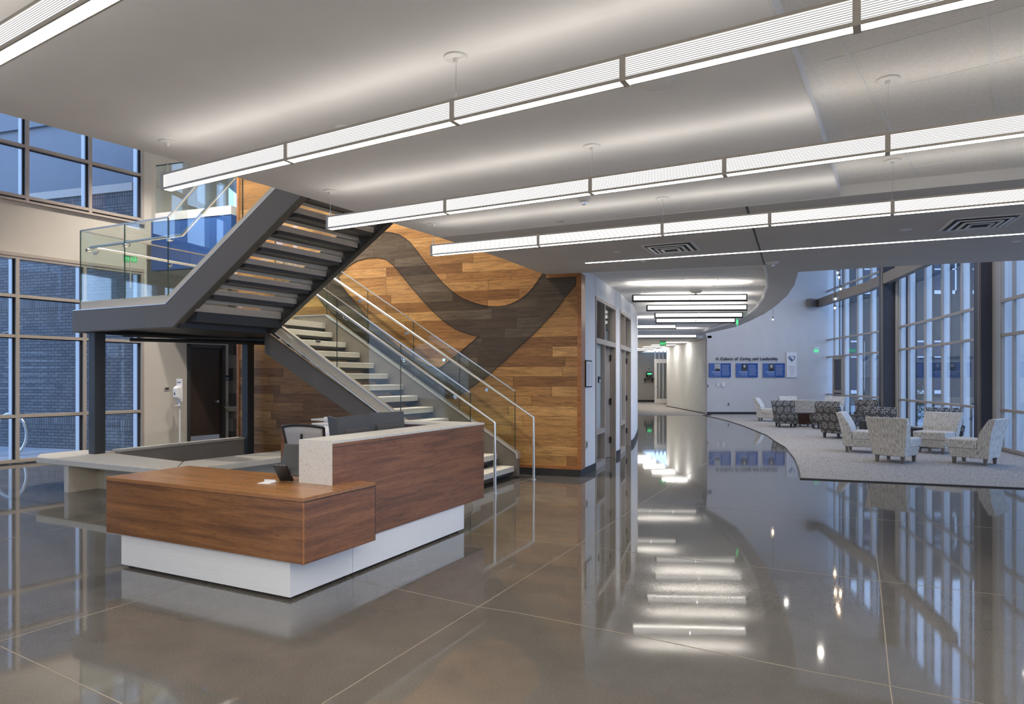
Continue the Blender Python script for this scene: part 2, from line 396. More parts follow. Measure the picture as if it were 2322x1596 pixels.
# carpets (thin inlaid finish)
carp = [(1593,941.5),(1628,949),(1655,956),(1686,966),(1740,988),(1756,1000),(1781,1015),(1801,1040),(1811,1065),(1815,1086),(2322,1108.5)]
cp = [fl(*p) for p in carp]
cp = [(8.4, 28.35)] + [(p.x, p.y) for p in cp] + [(8.5, 7.5), (9.3,10), (10.25, 13.2), (11.0,15.7), (12.5,21.2), (13.3,26.3), (13.6, 28.35)]
struct('floor_carpet', MB().ext(cp, -.02, .006), M['carpet'])
struct('floor_carpet', MB().ext([(4.9, 27.6), (8.42, 27.6), (9.4, 44.4), (4.9, 44.4)], -.02, .006), M['carpet'])
rim = [(p[0], p[1], .008) for p in cp[1:12]]
struct('trim_1', MB().tube(rim, .012, 6), M['greydark'])
# saw-cut joints
joints = [[(730,1596),(1085,1376),(1311,1235),(1450,1145),(1625,1035)],
          [(2024,1596),(2018,1555),(1995,1317),(1976,1172),(1966,1098)],
          [(783,1309),(1085,1376),(1161,1387),(1500,1453),(1850,1525),(2018,1555),(2230,1596)],
          [(1065,1207),(1161,1222),(1311,1235),(1486,1260),(1711,1285),(1995,1317),(2322,1355)],
          [(1446,1145),(1576,1147),(1861,1170),(1981,1177),(2322,1202)],
          [(0,1454),(278,1372),(430,1322)], [(0,1465),(277,1596)], [(0,1152),(240,1196)], [(0,1225),(240,1177)],
          [(1107,1115),(1225,1079)]]
mb = MB()
for J in joints:
    P = [fl(*p) for p in J]
    for a, b in zip(P, P[1:]):
        mb.bar(a + Vector((0,0,.0005)), b + Vector((0,0,.0005)), .0065, .001)
struct('trim_2', mb, M['joint'])
# main ceiling, its free left edge is the gently curved slab edge over the atrium
def at_c(u, v): return atz(u, v, HC)
edge = [at_c(*p) for p in [(0,255.8),(325.8,342.8),(612,423),(807,480.7),(894.7,507),(994,537.5),(1140,586.5),(1235,622)]]
edge = [edge[0] + (edge[0]-edge[1]).normalized()*9] + edge
tl = [at_c(*p) for p in [(1760,37),(1796,120),(1852,277),(1904.5,445.5)]]
tl = [tl[0] + (tl[0]-tl[1]).normalized()*6] + tl
foldA, foldB, foldC = at_c(994,537.5), at_c(1904.5,445.5), at_c(2322,405)
foldD = foldC + (foldC-foldB).normalized()*6
gyp = [(p.x, p.y) for p in edge[:7]] + [(foldB.x, foldB.y)] + [(p.x, p.y) for p in reversed(tl[:-1])]
SLT = 4.75
struct('ceiling', MB().ext(gyp, HC, HC+.12), M['ceiling'])
struct('trim_3', MB().bar(foldA+Vector((0,0,-.001)), foldB+Vector((0,0,-.001)), .012, .006), M['white'])
# soffit beyond the fold
W0 = Vector((1.06, 10.36, 0)); WD = Vector((-.9455, .3256, 0)); WN = Vector((-.3256, -.9455, 0))
outer = [at_c(*p) for p in [(1810,616.7),(1801.6,645.7),(1785,670.6),(1760,692.7),(1732.5,712),(1700,728),(1669,741),(1601,756)]]
inner = [at_c(*p) for p in [(1733.5,600.6),(1740,630),(1741,652.8),(1733.5,675),(1715.6,699.8),(1692.6,716),(1660,733),(1600,750)]]
bk = [at_c(2322,590.4), at_c(2061.5,602)]
bk = [bk[0] + (bk[0]-bk[1]).normalized()*5] + bk
sof = [(p.x,p.y) for p in edge[6:]] + [(1.06,10.36),(1.09,10.30)] + [(p.x,p.y) for p in inner] + [(6.95,24.4),(8.25,28.38),(8.42,28.38)] + [(p.x,p.y) for p in reversed(outer)] + [(p.x,p.y) for p in reversed(bk)] + [(foldD.x,foldD.y),(foldC.x,foldC.y),(foldB.x,foldB.y)]
def flat(name, poly, z0, z1, mat):   # tessellated slab for concave outlines
    vs = [Vector((p[0],p[1],0)) for p in poly]; tr = tessellate_polygon([vs]); n = len(vs); mb = MB()
    mb.v = [Vector((p.x,p.y,z0)) for p in vs] + [Vector((p.x,p.y,z1)) for p in vs]
    for t in tr: mb.f.append(tuple(t)); mb.f.append(tuple(n+i for i in reversed(t)))
    for i in range(n): j = (i+1) % n; mb.f.append((i,j,n+j,n+i))
    return struct(name, mb, mat)
flat('ceiling_soffit', sof, HC, HC+.12, M['soffit'])
struct('trim_4', MB().bar(at_c(1693,468)-Vector((0,0,.001)), at_c(1733.5,600)-Vector((0,0,.001)), .02, .006), M['base'])
# curved white rim inside the soffit opening
struct('trim_5', MB().tube([p+Vector((0,0,.03)) for p in inner], .035, 8), M['white'])
# recessed tile ceiling (upper right)
HT = 3.295
tpoly = [(p.x,p.y) for p in tl[:-1]] + [(foldB.x,foldB.y),(foldC.x,foldC.y),(foldD.x,foldD.y),(14,-3),(6,-6)]
struct('ceiling_tiles', MB().ext(tpoly, HT, HT+.05), M['tilec'])
mb = MB()
for a, b in list(zip(tl, tl[1:])) + [(foldB, foldC), (foldC, foldD)]:
    mb.bar(a+Vector((0,0,.048)), b+Vector((0,0,.048)), .012, .1)
struct('trim_6', mb, M['white'])
A0 = atz(2079,401,HT); dT = Vector((math.sin(R(38.3)), math.cos(R(38.3)), 0)); dP = Vector((dT.y, -dT.x, 0))
mb = MB()
import mathutils
def clipseg(a, b, poly):    # keep the parts of a-b inside poly (sampled)
    out = []; n = 120; cur = None
    def ins(p):
        c = False; j = len(poly)-1
        for i in range(len(poly)):
            xi, yi = poly[i]; xj, yj = poly[j]
            if (yi > p.y) != (yj > p.y) and p.x < (xj-xi)*(p.y-yi)/(yj-yi)+xi: c = not c
            j = i
        return c
    for i in range(n+1):
        p = a.lerp(b, i/n)
        if ins(p):
            if cur is None: cur = p
            last = p
        elif cur is not None: out.append((cur, last)); cur = None
    if cur is not None: out.append((cur, last))
    return [q for q in out if (q[0]-q[1]).length > .05]
for k in range(-3, 12):
    for a, b in clipseg(A0 + dP*.607*k - dT*9, A0 + dP*.607*k + dT*4, tpoly): mb.bar(a-Vector((0,0,.002)), b-Vector((0,0,.002)), .024, .006)
C0 = atz(1834,148,HT)
for k in range(-8, 6):
    for a, b in clipseg(C0 + dT*.607*k - dP*4, C0 + dT*.607*k + dP*10, tpoly): mb.bar(a-Vector((0,0,.001)), b-Vector((0,0,.001)), .008, .004)
struct('trim_7', mb, M['white'])
# corridor ceiling, with tile joints
HK = 3.29
ck = [(1.06,10.2)] + [(p.x,p.y) for p in inner] + [(8.5,25.5),(8.5,27.8),(4.8,27.8),(3.3,17),(1.9,12.4)]
flat('ceiling_corridor', [(.9,10.2),(3.66,9.4),(4.3,10.8),(4.8,12),(5.3,13.5),(5.95,15.6),(6.5,17.3),(6.85,19.5),(6.98,21.5),(7.05,24.2),(8.42,28.4),(8.6,28.4),(8.6,45),(3.0,45),(3.0,17.5),(2.2,14.3),(1.2,12)], HK, HK+.1, M['tilec'])
mb = MB()
for u0, v0, u1, v1 in [(1469,614,1469,655),(1560,609,1541,660),(1652,604,1610,660),(1733,616,1690,657)]:
    a = atz(u0, v0, HK-.002); b = atz(u1, v1, HK-.002); mb.bar(a, b, .035, .006)
for v in (612.5, 630, 643, 652): mb.bar(atz(1385,v+8,HK-.002), atz(1735,v-4,HK-.002), .012, .004)
struct('trim_8', mb, M['white'])
# bulkhead between corridor and hall ceilings
struct('ceiling_bulkhead', MB().box(4.5, 25.2, 3.12, 7.3, 25.5, 3.3), M['white'])
# ---------------------------------------------------------------- walnut wall
PLATE = Matrix.Translation(W0) @ Matrix.Rotation(math.atan2(WD.y, WD.x), 4, 'Z')    # local x runs left along the wall, local -y faces ... lobby
def wall_pt(u, v): return atpl(u, v, (W0.x, W0.y), (WD.x, WD.y))
def wl_local(u, v): p = wall_pt(u, v); return ((p - W0).dot(WD), p.z)
ww = bpy.data.objects
def local_obj(name, mb, mat, mtx, **k):
    o = put(name, mb, mat, world=False, **k); o.matrix_world = mtx; o.location = mtx.to_translation(); o.rotation_euler = mtx.to_euler(); return o
# rotation of local x onto WD: local +y then points toward the lobby
LW = 6.62
mb = MB().box(0, 0, .12, LW, -.25, HC-.002).box(.57, 0, HC-.002, LW, -.25, 7.1)
local_obj('wall_walnut', mb, M['walnut'], PLATE, kind='structure')
local_obj('baseboard_walnut', MB().box(0, -.02, 0, LW, .012, .115), M['base'], PLATE, kind='structure')
local_obj('trim_9', MB().box(-.035, -.26, .115, .03, .02, HC).box(.03, -.01, .115, LW, .014, .165).box(.03, -.01, HC-.05, .53, .05, HC).box(LW-.03, -.26, .115, LW+.02, .02, 7.1), M['edgeband'], PLATE, kind='structure')
# inlaid dark stained wave band
outerb = [(876,526.4),(890,527.6),(905.7,532),(918,539.5),(929.5,549),(947.4,571),(963,592.7),(983,616.5),(1003,640),(1019,655),(1036,668.4),(1052,677.5),(1069,684.7),(1090,691),(1114.4,695),(1130,695),(1147,692.9),(1165,686.5),(1183,676.6),(1197,665),(1209,652),(1231,620),(1235,619),(1240,629),(1306,629),(1305.6,646.4),(1285,670),(1267,694.5),(1243,722),(1210,756.4),(1177.7,785.7),(1145,816.7),(1112.6,846),(1085,866),(1060,885),(1030,902),(1000,898),(950,862),(870,806),(800,748),(760,716),(733,690),(716,668),(712,640),(722,600),(745,572),(790,545),(835,532)]
innerb = [(833,585),(857,583.6),(876,588),(895,603.8),(914,627.6),(940.5,659.8),(960,682),(984,707.5),(1002,724),(1020,736.9),(1036,746.5),(1052.5,753),(1070,758.5),(1086.7,761.3),(1065,780),(1042.7,798.8),(1020,817),(997,834.6),(975,830),(940,812),(905,788),(880,766),(854,743),(822,706),(795,674),(774,646),(768,625),(790,603.8),(809.5,592)]
A = [Vector((*wl_local(*p), 0)) for p in outerb]; B = [Vector((*wl_local(*p), 0)) for p in innerb]
allp = A + B
tr = tessellate_polygon([A, B]); mb = MB(); mb.v = [Vector((p.x, .004, p.y)) for p in allp]; mb.f = [tuple(t) for t in tr]
local_obj('inlay_band', mb, M['stained'], PLATE, label='dark stained wavy band inlaid across the walnut wall', cat='wall inlay')
mb = MB()
for L in (A, B):
    for a, b in zip(L, L[1:]+L[:1]):
        mb.bar((a.x,.005,a.y), (b.x,.005,b.y), .006, .007, up=(0,1,0))
io = local_obj('inlay_outline', mb, M['black'], PLATE)
io.parent = bpy.data.objects['inlay_band']; io.location = (0,0,0); io.rotation_euler = (0,0,0)
# ---------------------------------------------------------------- corridor left wall (curved) with two door units
cw_ = [fl(*p) for p in [(1315.5,1079),(1349,1065.7),(1391.6,1038.6),(1405,1032),(1425,1013),(1437,1004)]]
cw_[0] = Vector((1.06,10.36,0)); cw_ += [Vector((3.64,19.1,0)), Vector((4.35,23,0)), Vector((5.2,27.6,0))]
def catm(P, n=5):
    out = []
    for i in range(len(P)-1):
        p0, p1, p2, p3 = P[max(i-1,0)], P[i], P[i+1], P[min(i+2,len(P)-1)]
        for k in range(n):
            t = k/n; out.append(.5*((2*p1)+(p2-p0)*t+(2*p0-5*p1+4*p2-p3)*t*t+(3*p1-p0-3*p2+p3)*t**3))
    return out + [P[-1]]
CWP = catm(cw_, 4)
def uof(p): return CX + p.x/p.y*FPX
def cut(P, ua, ub):  # portion of polyline between screen columns (used as plan positions)
    out = []
    for a, b in zip(P, P[1:]):
        for k in range(20):
            q = a.lerp(b, k/20)
            if ua <= uof(q) < ub: out.append(q)
    return [out[0]] + out[3:-3:6] + [out[-1]]
def wallstrip(mb, P, z0, z1, th=.14):
    for a, b in zip(P, P[1:]):
        n = Vector((-(b-a).y, (b-a).x, 0)).normalized()*th    # to the left, away from the corridor
        mb.ext([(a.x,a.y),(b.x,b.y),(b.x+n.x,b.y+n.y),(a.x+n.x,a.y+n.y)], z0, z1)
    return mb
seg = {'a': cut(CWP, 1300, 1350), 'd1': cut(CWP, 1350, 1396), 'b': cut(CWP, 1396, 1405.6), 'd2': cut(CWP, 1405.6, 1430)}
i_last = [p for p in CWP if uof(p) > 1430 or p.y > 15.5]
seg['c'] = [seg['d2'][-1]] + i_last
mb = MB()
for k in 'abc': wallstrip(mb, seg[k], 0, HK)
wallstrip(mb, seg['d1'], 2.95, HK); wallstrip(mb, seg['d2'], 2.95, HK)
struct('wall_corridor', mb, M['corrwhite'])
mb = MB()
for k in 'abc':
    P = [p + Vector((.012,-.004,0)) for p in seg[k]]; wallstrip(mb, P, 0, .12, .03)
struct('baseboard_corridor', mb, M['base'])
# dim offices behind the door units
struct('wall_office', MB().box(-1.5, 12.6, 0, -1.4, 20, 3.2).box(-1.5, 20, 0, 3.4, 20.1, 3.2), M['beige'])
struct('ceiling_office', MB().ext([(.8,11.3),(1.5,12.3),(2.3,14.6),(3.2,18.5),(3.2,20),(-1.5,20),(-1.5,12.8)], 3.0, 3.1), M['white'])
def door_unit(n, a, b, wins):
    a = Vector(a); b = Vector(b); d = (b-a); L = d.length; d.normalize(); nrm = Vector((-d.y, d.x, 0)); a = a + nrm*.05; b = b + nrm*.05
    def P(s, off=0): return a + d*s*L + nrm*off
    def v(mb, s, z0, z1, w=.055, dep=.12): return mb.bar(P(s)+Vector((0,0,z0)), P(s)+Vector((0,0,z1)), dep, w, up=d)
    def h(mb, s0, s1, z, hh=.06, dep=.12): return mb.bar(P(s0)+Vector((0,0,z)), P(s1)+Vector((0,0,z)), dep, hh)
    w = thing('window_%d' % n, None, None, (a.x,a.y,0), kind='structure')
    mb = MB(); h(mb,0,1,2.92); h(mb,0,1,2.2,.09); v(mb,0.015,0,2.95); v(mb,.985,0,2.95); v(mb,.42,0,2.95); h(mb,0,.42,.62,.08); h(mb,0,.42,.05,.1)
    put('window_frame', mb, M['frame'], w)
    for s0, s1, z0, z1 in [(.03,.41,2.25,2.89),(.44,.97,2.25,2.89),(.03,.41,.66,2.15)]:
        put('window_pane', MB().bar(P((s0+s1)/2,.02)+Vector((0,0,z0)), P((s0+s1)/2,.02)+Vector((0,0,z1)), .008, (s1-s0)*L, up=d), M['glass'] if z0 > 2 else M['frost'], w)
    put('window_pane', MB().bar(P(.22,.02)+Vector((0,0,.1)), P(.22,.02)+Vector((0,0,.58)), .008, .38*L, up=d), M['glass'], w)
    dr = thing('door_%d' % n, None, None, (P(.7).x,P(.7).y,0), kind='structure')
    # leaf standing ajar into the office
    hp = P(.96, .06); ang = math.atan2(-d.y, -d.x) - R(60)
    dd = Vector((math.cos(ang), math.sin(ang), 0)); W_ = .5*L
    mb = MB(); 
    for s0, s1, z0, z1 in [(0,.13,.01,2.14),(.87,1,.01,2.14),(.13,.87,.01,.25),(.13,.87,2.0,2.14)]:
        mb.bar(hp+dd*W_*(s0+s1)/2+Vector((0,0,z0)), hp+dd*W_*(s0+s1)/2+Vector((0,0,z1)), .045, (s1-s0)*W_, up=dd)
    lf = put('door_leaf', mb, M['frame'], dr)
    put('door_pane', MB().bar(hp+dd*W_*.5+Vector((0,0,.25)), hp+dd*W_*.5+Vector((0,0,2.0)), .008, .74*W_, up=dd), M['glass'], dr)
    for z in (.35, 1.1, 1.95): put('hinge', MB().bar(P(.95,.03)+Vector((0,0,z-.06)), P(.95,.03)+Vector((0,0,z+.06)), .03, .05, up=d), M['base'], dr)
    put('door_handle', MB().tube([hp+dd*W_*.92+Vector((.03,-.05,1.0)), hp+dd*W_*.92+Vector((.03,-.05,1.02)), hp+dd*W_*.8+Vector((.03,-.05,1.02))], .011, 8), M['chrome'], dr)
    return w
door_unit(3, seg['d1'][0], seg['d1'][-1], None)
door_unit(4, seg['d2'][0], seg['d2'][-1], None)
# ---------------------------------------------------------------- left glazed wall
LW0 = Vector((-9.17, 11.8, 0)); LD = Vector((.5635, .8261, 0)); LN = Vector((LD.y, -LD.x, 0))    # LN faces the room
def lp(t, z=0, off=0): return LW0 + LD*t + LN*off + Vector((0,0,z))
def lwall(mb, t0, t1, z0, z1, o0=-.12, o1=.06):
    return mb.ext([(lp(t0,0,o0).x,lp(t0,0,o0).y),(lp(t1,0,o0).x,lp(t1,0,o0).y),(lp(t1,0,o1).x,lp(t1,0,o1).y),(lp(t0,0,o1).x,lp(t0,0,o1).y)], z0, z1)
T1 = 2.49
mb = MB(); lwall(mb, -16, T1, 3.78, 4.80); lwall(mb, T1, 3.42, 0, 3.78); lwall(mb, T1, 4.42, 3.78, 7.1); lwall(mb, 4.33, 4.42, 0, 3.78); lwall(mb, 3.42, 4.33, 2.30, 3.78); lwall(mb, -16, T1, 6.75, 7.1)
struct('wall_left', mb, M['beige'])
def lframe(n, ts, zs, t0, t1, z0, z1):
    w = thing('window_%d' % n, None, None, tuple(lp(t0)), kind='structure')
    mb = MB()
    for t in ts: lwall(mb, t-.028, t+.028, z0, z1, -.10, .075)
    for z in zs: lwall(mb, t0, t1, z-.028, z+.028, -.10, .072)
    put('window_frame', mb, M['frame'], w)
    mb = MB()
    for t in ts: lwall(mb, t-.06, t-.032, z0, z1, -.03, .01)
    for z in zs[:-1]: lwall(mb, t0, t1, z-.045, z-.03, -.03, .0)
    put('window_gasket', mb, M['frame_dark'], w)
    # pale reveal of each mullion on the outer side, lit by the dusk sky
    mb = MB()
    for t in ts: lwall(mb, t-.03, t+.03, z0, z1, -.26, -.11)
    put('mullion_cap', mb, M['white'], w)
    tt = sorted(set([t0] + list(ts) + [t1])); zz = sorted(set([z0] + list(zs) + [z1]))
    for a, b in zip(tt, tt[1:]):
        if b - a < .1: continue
        for c, e in zip(zz, zz[1:]):
            if e - c < .1: continue
            q = MB(); lwall(q, a+.02, b-.02, c+.02, e-.02, -.09, -.082); put('window_pane', q, M['glass'], w)
lframe(1, [-7.4,-6.3,-5.2,-4.1,-3.0,-1.95,-.85,.25,1.36,2.46], [.05,.865,2.32,3.05,3.75], -7.4, 2.49, .02, 3.78)
lframe(2, [-6.9,-5.9,-4.85,-3.8,-2.75,-1.7,-.65,.40,1.46,2.46], [4.87,5.8,6.72], -7.4, 2.49, 4.80, 6.75)
mb = MB(); lwall(mb, -7.4, T1, 4.76, 4.80, .06, .12); lwall(mb, -7.4, T1, 3.77, 3.83, .06, .085)
struct('trim_10', mb, M['frame'])
struct('wall_left', lwall(MB(), -16, -7.4, 0, 6.75), M['beige'])
# restroom door in the same wall
dr = thing('door_1', None, None, tuple(lp(3.87)), kind='structure')
q = MB(); lwall(q, 3.42, 3.49, 0, 2.32, -.1, .09); lwall(q, 4.26, 4.33, 0, 2.32, -.1, .09); lwall(q, 3.42, 4.33, 2.24, 2.32, -.1, .09); put('door_frame', q, M['greydark'], dr)
q = MB(); lwall(q, 3.49, 4.26, .01, 2.24, -.03, .015); put('door_leaf', q, M['darkdoor'], dr)
q = MB(); lwall(q, 3.5, 4.25, .02, .26, .015, .018); put('kick_plate', q, M['chrome'], dr)
hp = lp(4.18, 1.02, .02); put('door_handle', MB().lathe([(.028,0),(.028,.012)], (0,0,0), 14, 'y').rot(math.atan2(LD.y,LD.x)).xf(Matrix.Translation(hp)).tube([hp, hp+LN*.05, hp+LN*.055-LD*.12], .011, 8), M['chrome'], dr)
struct('baseboard_left', lwall(lwall(MB(), T1, 3.42, 0, .11, .055, .072), 4.33, 4.42, 0, .11, .055, .072), M['base'])
# niche with drinking fountain
struct('wall_niche', MB().box(-6.9, 15.6, 0, -4.6, 15.75, 3.78), M['tile'])
struct('wall_niche', MB().box(-6.9, 15.4, 3.78, -1.0, 19.9, 4.0), M['white'])
# upper corridor: blue fascia, cap, glass guard, back wall with a dark door
BA = Vector((-7.46, 13.63, 0)); BD = Vector((.9455, -.3256, 0)); BLn = 2.05
def bp(s, z=0, o=0): return BA + BD*s + Vector((.3256,.9455,0))*o + Vector((0,0,z))
def bbox(mb, s0, s1, z0, z1, o0, o1): return mb.ext([(bp(s0,0,o0).x,bp(s0,0,o0).y),(bp(s1,0,o0).x,bp(s1,0,o0).y),(bp(s1,0,o1).x,bp(s1,0,o1).y),(bp(s0,0,o1).x,bp(s0,0,o1).y)], z0, z1)
struct('wall_fascia', bbox(bbox(MB(), 0, 1.02, 3.78, 4.78, 0, .15), 1.03, BLn, 3.78, 4.78, 0, .15), M['blue'])
struct('trim_11', bbox(MB(), .12, BLn, 4.78, 4.95, -.01, .16), M['white'])
struct('floor_upper', MB().ext([tuple(bp(0,0,.15))[:2], tuple(bp(BLn,0,.15))[:2], (-4.6,15.5),(-1,15.5),(-1,19.9),(-8.2,19.9)], 3.8, 4.78), M['white'])
struct('wall_upper', MB().box(-6.4, 17.6, 4.78, -2.0, 17.75, 7.1), M['beige'])
struct('window_7', bbox(MB(), .06, BLn, 4.95, 5.95, .06, .072), M['railglass'])
struct('trim_12', bbox(MB(), .06, BLn, 5.95, 5.965, .055, .08), M['glassedge'])
dr = thing('door_2', None, None, (-6.0, 17.55, 4.78), kind='structure')
put('door_leaf', MB().box(-6.35, 17.52, 4.78, -5.55, 17.6, 6.95), M['darkdoor'], dr)
put('door_frame', MB().box(-6.42, 17.50, 4.78, -6.35, 17.62, 7.0).box(-5.55, 17.50, 4.78, -5.48, 17.62, 7.0), M['greydark'], dr)
put('door_handle', MB().tube([(-5.68,17.5,5.95),(-5.68,17.44,5.95),(-5.8,17.44,5.95)], .014, 8), M['chrome'], dr)
# ---------------------------------------------------------------- lounge end wall
Y2 = 28.4
struct('wall_lounge', MB().box(8.4, Y2, 0, 14.2, Y2+.2, 7.2), M['coolwall'])
struct('baseboard_lounge', MB().box(8.4, Y2-.02, 0, 13.6, Y2, .11), M['base'])
struct('wall_partition', MB().ext([(8.40,28.62),(8.53,36.3),(8.66,36.3),(8.62,28.62)], .02, 3.28), M['white'])
struct('baseboard_partition', MB().ext([(8.385,28.7),(8.515,36.3),(8.53,36.3),(8.40,28.7)], 0, .05), M['base'])
# header above corridor end, up to the roof
struct('wall_header', MB().box(5.5, Y2, HC+.12, 8.4, Y2+.2, 7.2), M['coolwall'])
struct('wall_hall', MB().box(6.2, 43.6, 0, 10.4, 43.8, HK), M['beige'])
struct('wall_hall', MB().ext([(8.55,36.3),(9.1,36.3),(10.4,43.7),(10.2,43.7)], 0, HK), M['beige'])
struct('wall_hall', MB().box(4.3, 27.6, 0, 5.2, 27.75, HK), M['beige'])
struct('wall_hall', MB().ext([(5.1,27.6),(5.2,27.6),(7.6,43.7),(7.4,43.7)], 0, HK), M['beige'])
struct('baseboard_hall', MB().box(8.1, 43.57, 0, 10.2, 43.6, .13), M['base'])
dr = thing('door_5', None, None, (9.6, 40.6, 0), kind='structure')
pa, pb = Vector((8.62,40.6,0)), Vector((9.72,40.6,0))
put('door_leaf', MB().box(8.78,40.6,.02,8.93,40.66,2.75).box(9.6,40.6,.02,9.75,40.66,2.75).box(8.93,40.6,.02,9.6,40.66,.3).box(8.93,40.6,2.5,9.6,40.66,2.75), M['white'], dr)
put('door_pane', MB().box(8.93,40.62,.3,9.6,40.63,2.5), M['glass'], dr)
put('door_handle', MB().tube([(8.85,40.58,1.05),(8.85,40.52,1.05),(8.97,40.52,1.05)], .02, 8), M['chrome'], dr)
w = thing('window_8', None, None, (9.2, 41.8, 0), kind='structure')
mb = MB()
for x in (9.05, 9.3, 9.55, 9.8): mb.box(x, 41.8, 0, x+.07, 41.88, HK)
put('window_frame', mb, M['white'], w)
w = thing('door_6', None, None, (8.0, 43.5, 0), kind='structure')
put('door_frame', MB().box(7.75,43.5,0,7.82,43.58,3.2).box(8.12,43.5,0,8.2,43.58,3.2).box(7.75,43.5,2.55,8.2,43.58,2.62), M['frame'], w)
put('door_leaf', MB().box(7.82,43.52,.05,8.12,43.56,2.55), M['navy'], w)
# ---------------------------------------------------------------- curtain wall (right)
cwp = [Vector(p) for p in [(13.62,28.5,0),(13.28,26.3,0),(12.93,23.2,0),(12.46,21.2,0),(11.75,18.3,0),(11.0,15.7,0),(10.55,14.3,0),(10.2,13.16,0),(9.45,10.6,0),(8.7,8.2,0),(7.9,5.8,0),(7.0,3.2,0),(6.0,0.4,0)]]
CPV = catm(cwp, 4)
acc = [0]
for a, b in zip(CPV, CPV[1:]): acc.append(acc[-1] + (b-a).length)
def cwat(s):
    s = max(0, min(acc[-1]-1e-4, s)); i = max(j for j in range(len(acc)) if acc[j] <= s); i = min(i, len(CPV)-2)
    a, b = CPV[i], CPV[i+1]; d = (b-a).normalized(); return a + d*(s-acc[i]), d, Vector((-d.y, d.x, 0))   # normal outward (to the right)
def s_of_u(u):
    best = None
    for k in range(0, int(acc[-1]*50)):
        p, d, n = cwat(k/50)
        if p.y < 1: break
        e = abs(uof(p)-u)
        if best is None or e < best[0]: best = (e, k/50)
    return best[1]
p_, d_, n_ = cwat(5)
OUT = 1 if n_.x > 0 else -1
HW = 7.1
bays = [(5, [1869,1892,1915,1945,1975.5], 1868, 2000, 'left'), (6, [2040,2061,2098,2137,2181], 2040, 2212, 'mid'), (9, [2273,2300,2345,2400,2460,2530,2620,2740,2900,3150,3600,4400], 2273, 99999, 'right')]
for n, us, ua, ub, nm in bays:
    w = thing('window_%d' % n, None, None, tuple(cwat(s_of_u(ua))[0]), kind='structure')
    s0 = s_of_u(ua); s1 = s_of_u(ub) if ub < 5000 else s_of_u(4400)
    ss = [s_of_u(u) for u in us]
    for s in ss:
        p, d, nn = cwat(s); nn = nn*OUT
        put('mullion', MB().bar(p+Vector((0,0,.0)), p+Vector((0,0,HW)), .055, .05, up=nn), M['frame'], w)
        q = p + nn*.10
        put('mullion_fin', MB().bar(q+Vector((0,0,.02)), q+Vector((0,0,HW)), .05, .14, up=nn), M['white'], w)
        q2 = p + nn*.198
        put('fin_edge', MB().bar(q2+Vector((0,0,.02)), q2+Vector((0,0,HW)), .062, .055, up=nn), M['frame_dark'], w)
    mb = MB()
    for z in (.06, .875, 2.47, 3.2, 5.3):
        k = s0
        while k < s1:
            a = cwat(k)[0]; b = cwat(min(k+.5, s1))[0]
            if z > 3 and nm == 'x': break
            if (b-a).length > .01: mb.bar(a+Vector((0,0,z)), b+Vector((0,0,z)), .10, .06)
            k += .5
    put('transom', mb, M['frame'], w)
    e = sorted(ss + [s1])
    for a, b in zip(e, e[1:]):
        if b - a < .1: continue
        pa, _, na = cwat(a); pb, _, nb = cwat(b); q = MB(); o = na*OUT*.03
        q.bar((pa+pb)/2+o+Vector((0,0,.08)), (pa+pb)/2+o+Vector((0,0,HW-.05)), .01, (pb-pa).length-.05, up=(pb-pa).normalized())
        put('window_pane', q, M['glass'], w)
# wide jambs beside the steel columns
for i, u in enumerate((2033, 2262)):
    a = cwat(s_of_u(u-6))[0]; b = cwat(s_of_u(u+6))[0]
    struct('trim_%d' % (13+i), MB().bar(a, a+Vector((0,0,.001)), .01, .01).bar((a+b)/2, (a+b)/2+Vector((0,0,HW)), .14, (b-a).length, up=(b-a).normalized()), M['beige'])
def col_at(u, y, w):
    x = (u-CX)/FPX*y; d = Vector((math.sin(R(12)), math.cos(R(12)), 0)); s = Vector((d.y,-d.x,0))
    mb = MB(); c = Vector((x,y,0))
    mb.bar(c, c+Vector((0,0,HW)), w, w*.9, up=d); struct('column', mb, M['curtaincol'])
    mb = MB(); q = c - s*w*.5 - d*w*.40; mb.bar(q, q+Vector((0,0,HW)), .04, w*.22, up=d); struct('column_flange', mb, M['taupebeam'])
col_at(2011, 21.6, .37); col_at(2232, 14.6, .30)
# curved steel beam in front of the glazing
pts = []
for u in (1833.4, 1868, 1900, 1930, 1960, 1995, 2030, 2070, 2110, 2150, 2200):
    z = 4.62; s = s_of_u(max(u, 1869)); p, d, nn = cwat(s); q = p - nn*OUT*.35
    pts.append(Vector((q.x, q.y, z)))
pts[0] = aty(1833.4, 698, 28.2); pts[0].z = 4.62
mb = MB()
for a, b in zip(pts, pts[1:]): mb.bar(a+Vector((0,0,.17)), b+Vector((0,0,.17)), .2, .34)
struct('beam', mb, M['taupebeam'])
# roof, back walls (behind the viewer)
struct('roof', MB().ext([(-19.5,-7),(-14.5,4.0),(-7.85,13.9),(-8.3,20),(-2,46),(14,46),(14.2,28.5),(12.7,21.2),(11.3,15.7),(10.5,13.2),(9.0,8.2),(7.3,3.2),(6.2,0),(6.2,-7)], 7.1, 7.4), M['white'])
struct('wall_back', MB().box(-19.5, -7.2, 0, 16, -7, 7.1), M['beige'])
struct('wall_right', MB().box(6.0, -7, 0, 6.2, .5, 7.1), M['beige'])
struct('wall_behind_walnut', MB().box(-1.0, 15.6, 3.4, -.9, 20, 7.1).box(-1,12.1,3.4,3,12.3,7.1), M['beige'])
# upper guard wall that closes the void above the lobby ceiling
mb = MB()
for a, b in zip(edge[:-1], edge[1:]): mb.bar(a.lerp(a,1)+Vector((.08,0,.12+.75)), b+Vector((.08,0,.12+.75)), .1, 1.5)
struct('wall_slab_edge', mb, M['white'])
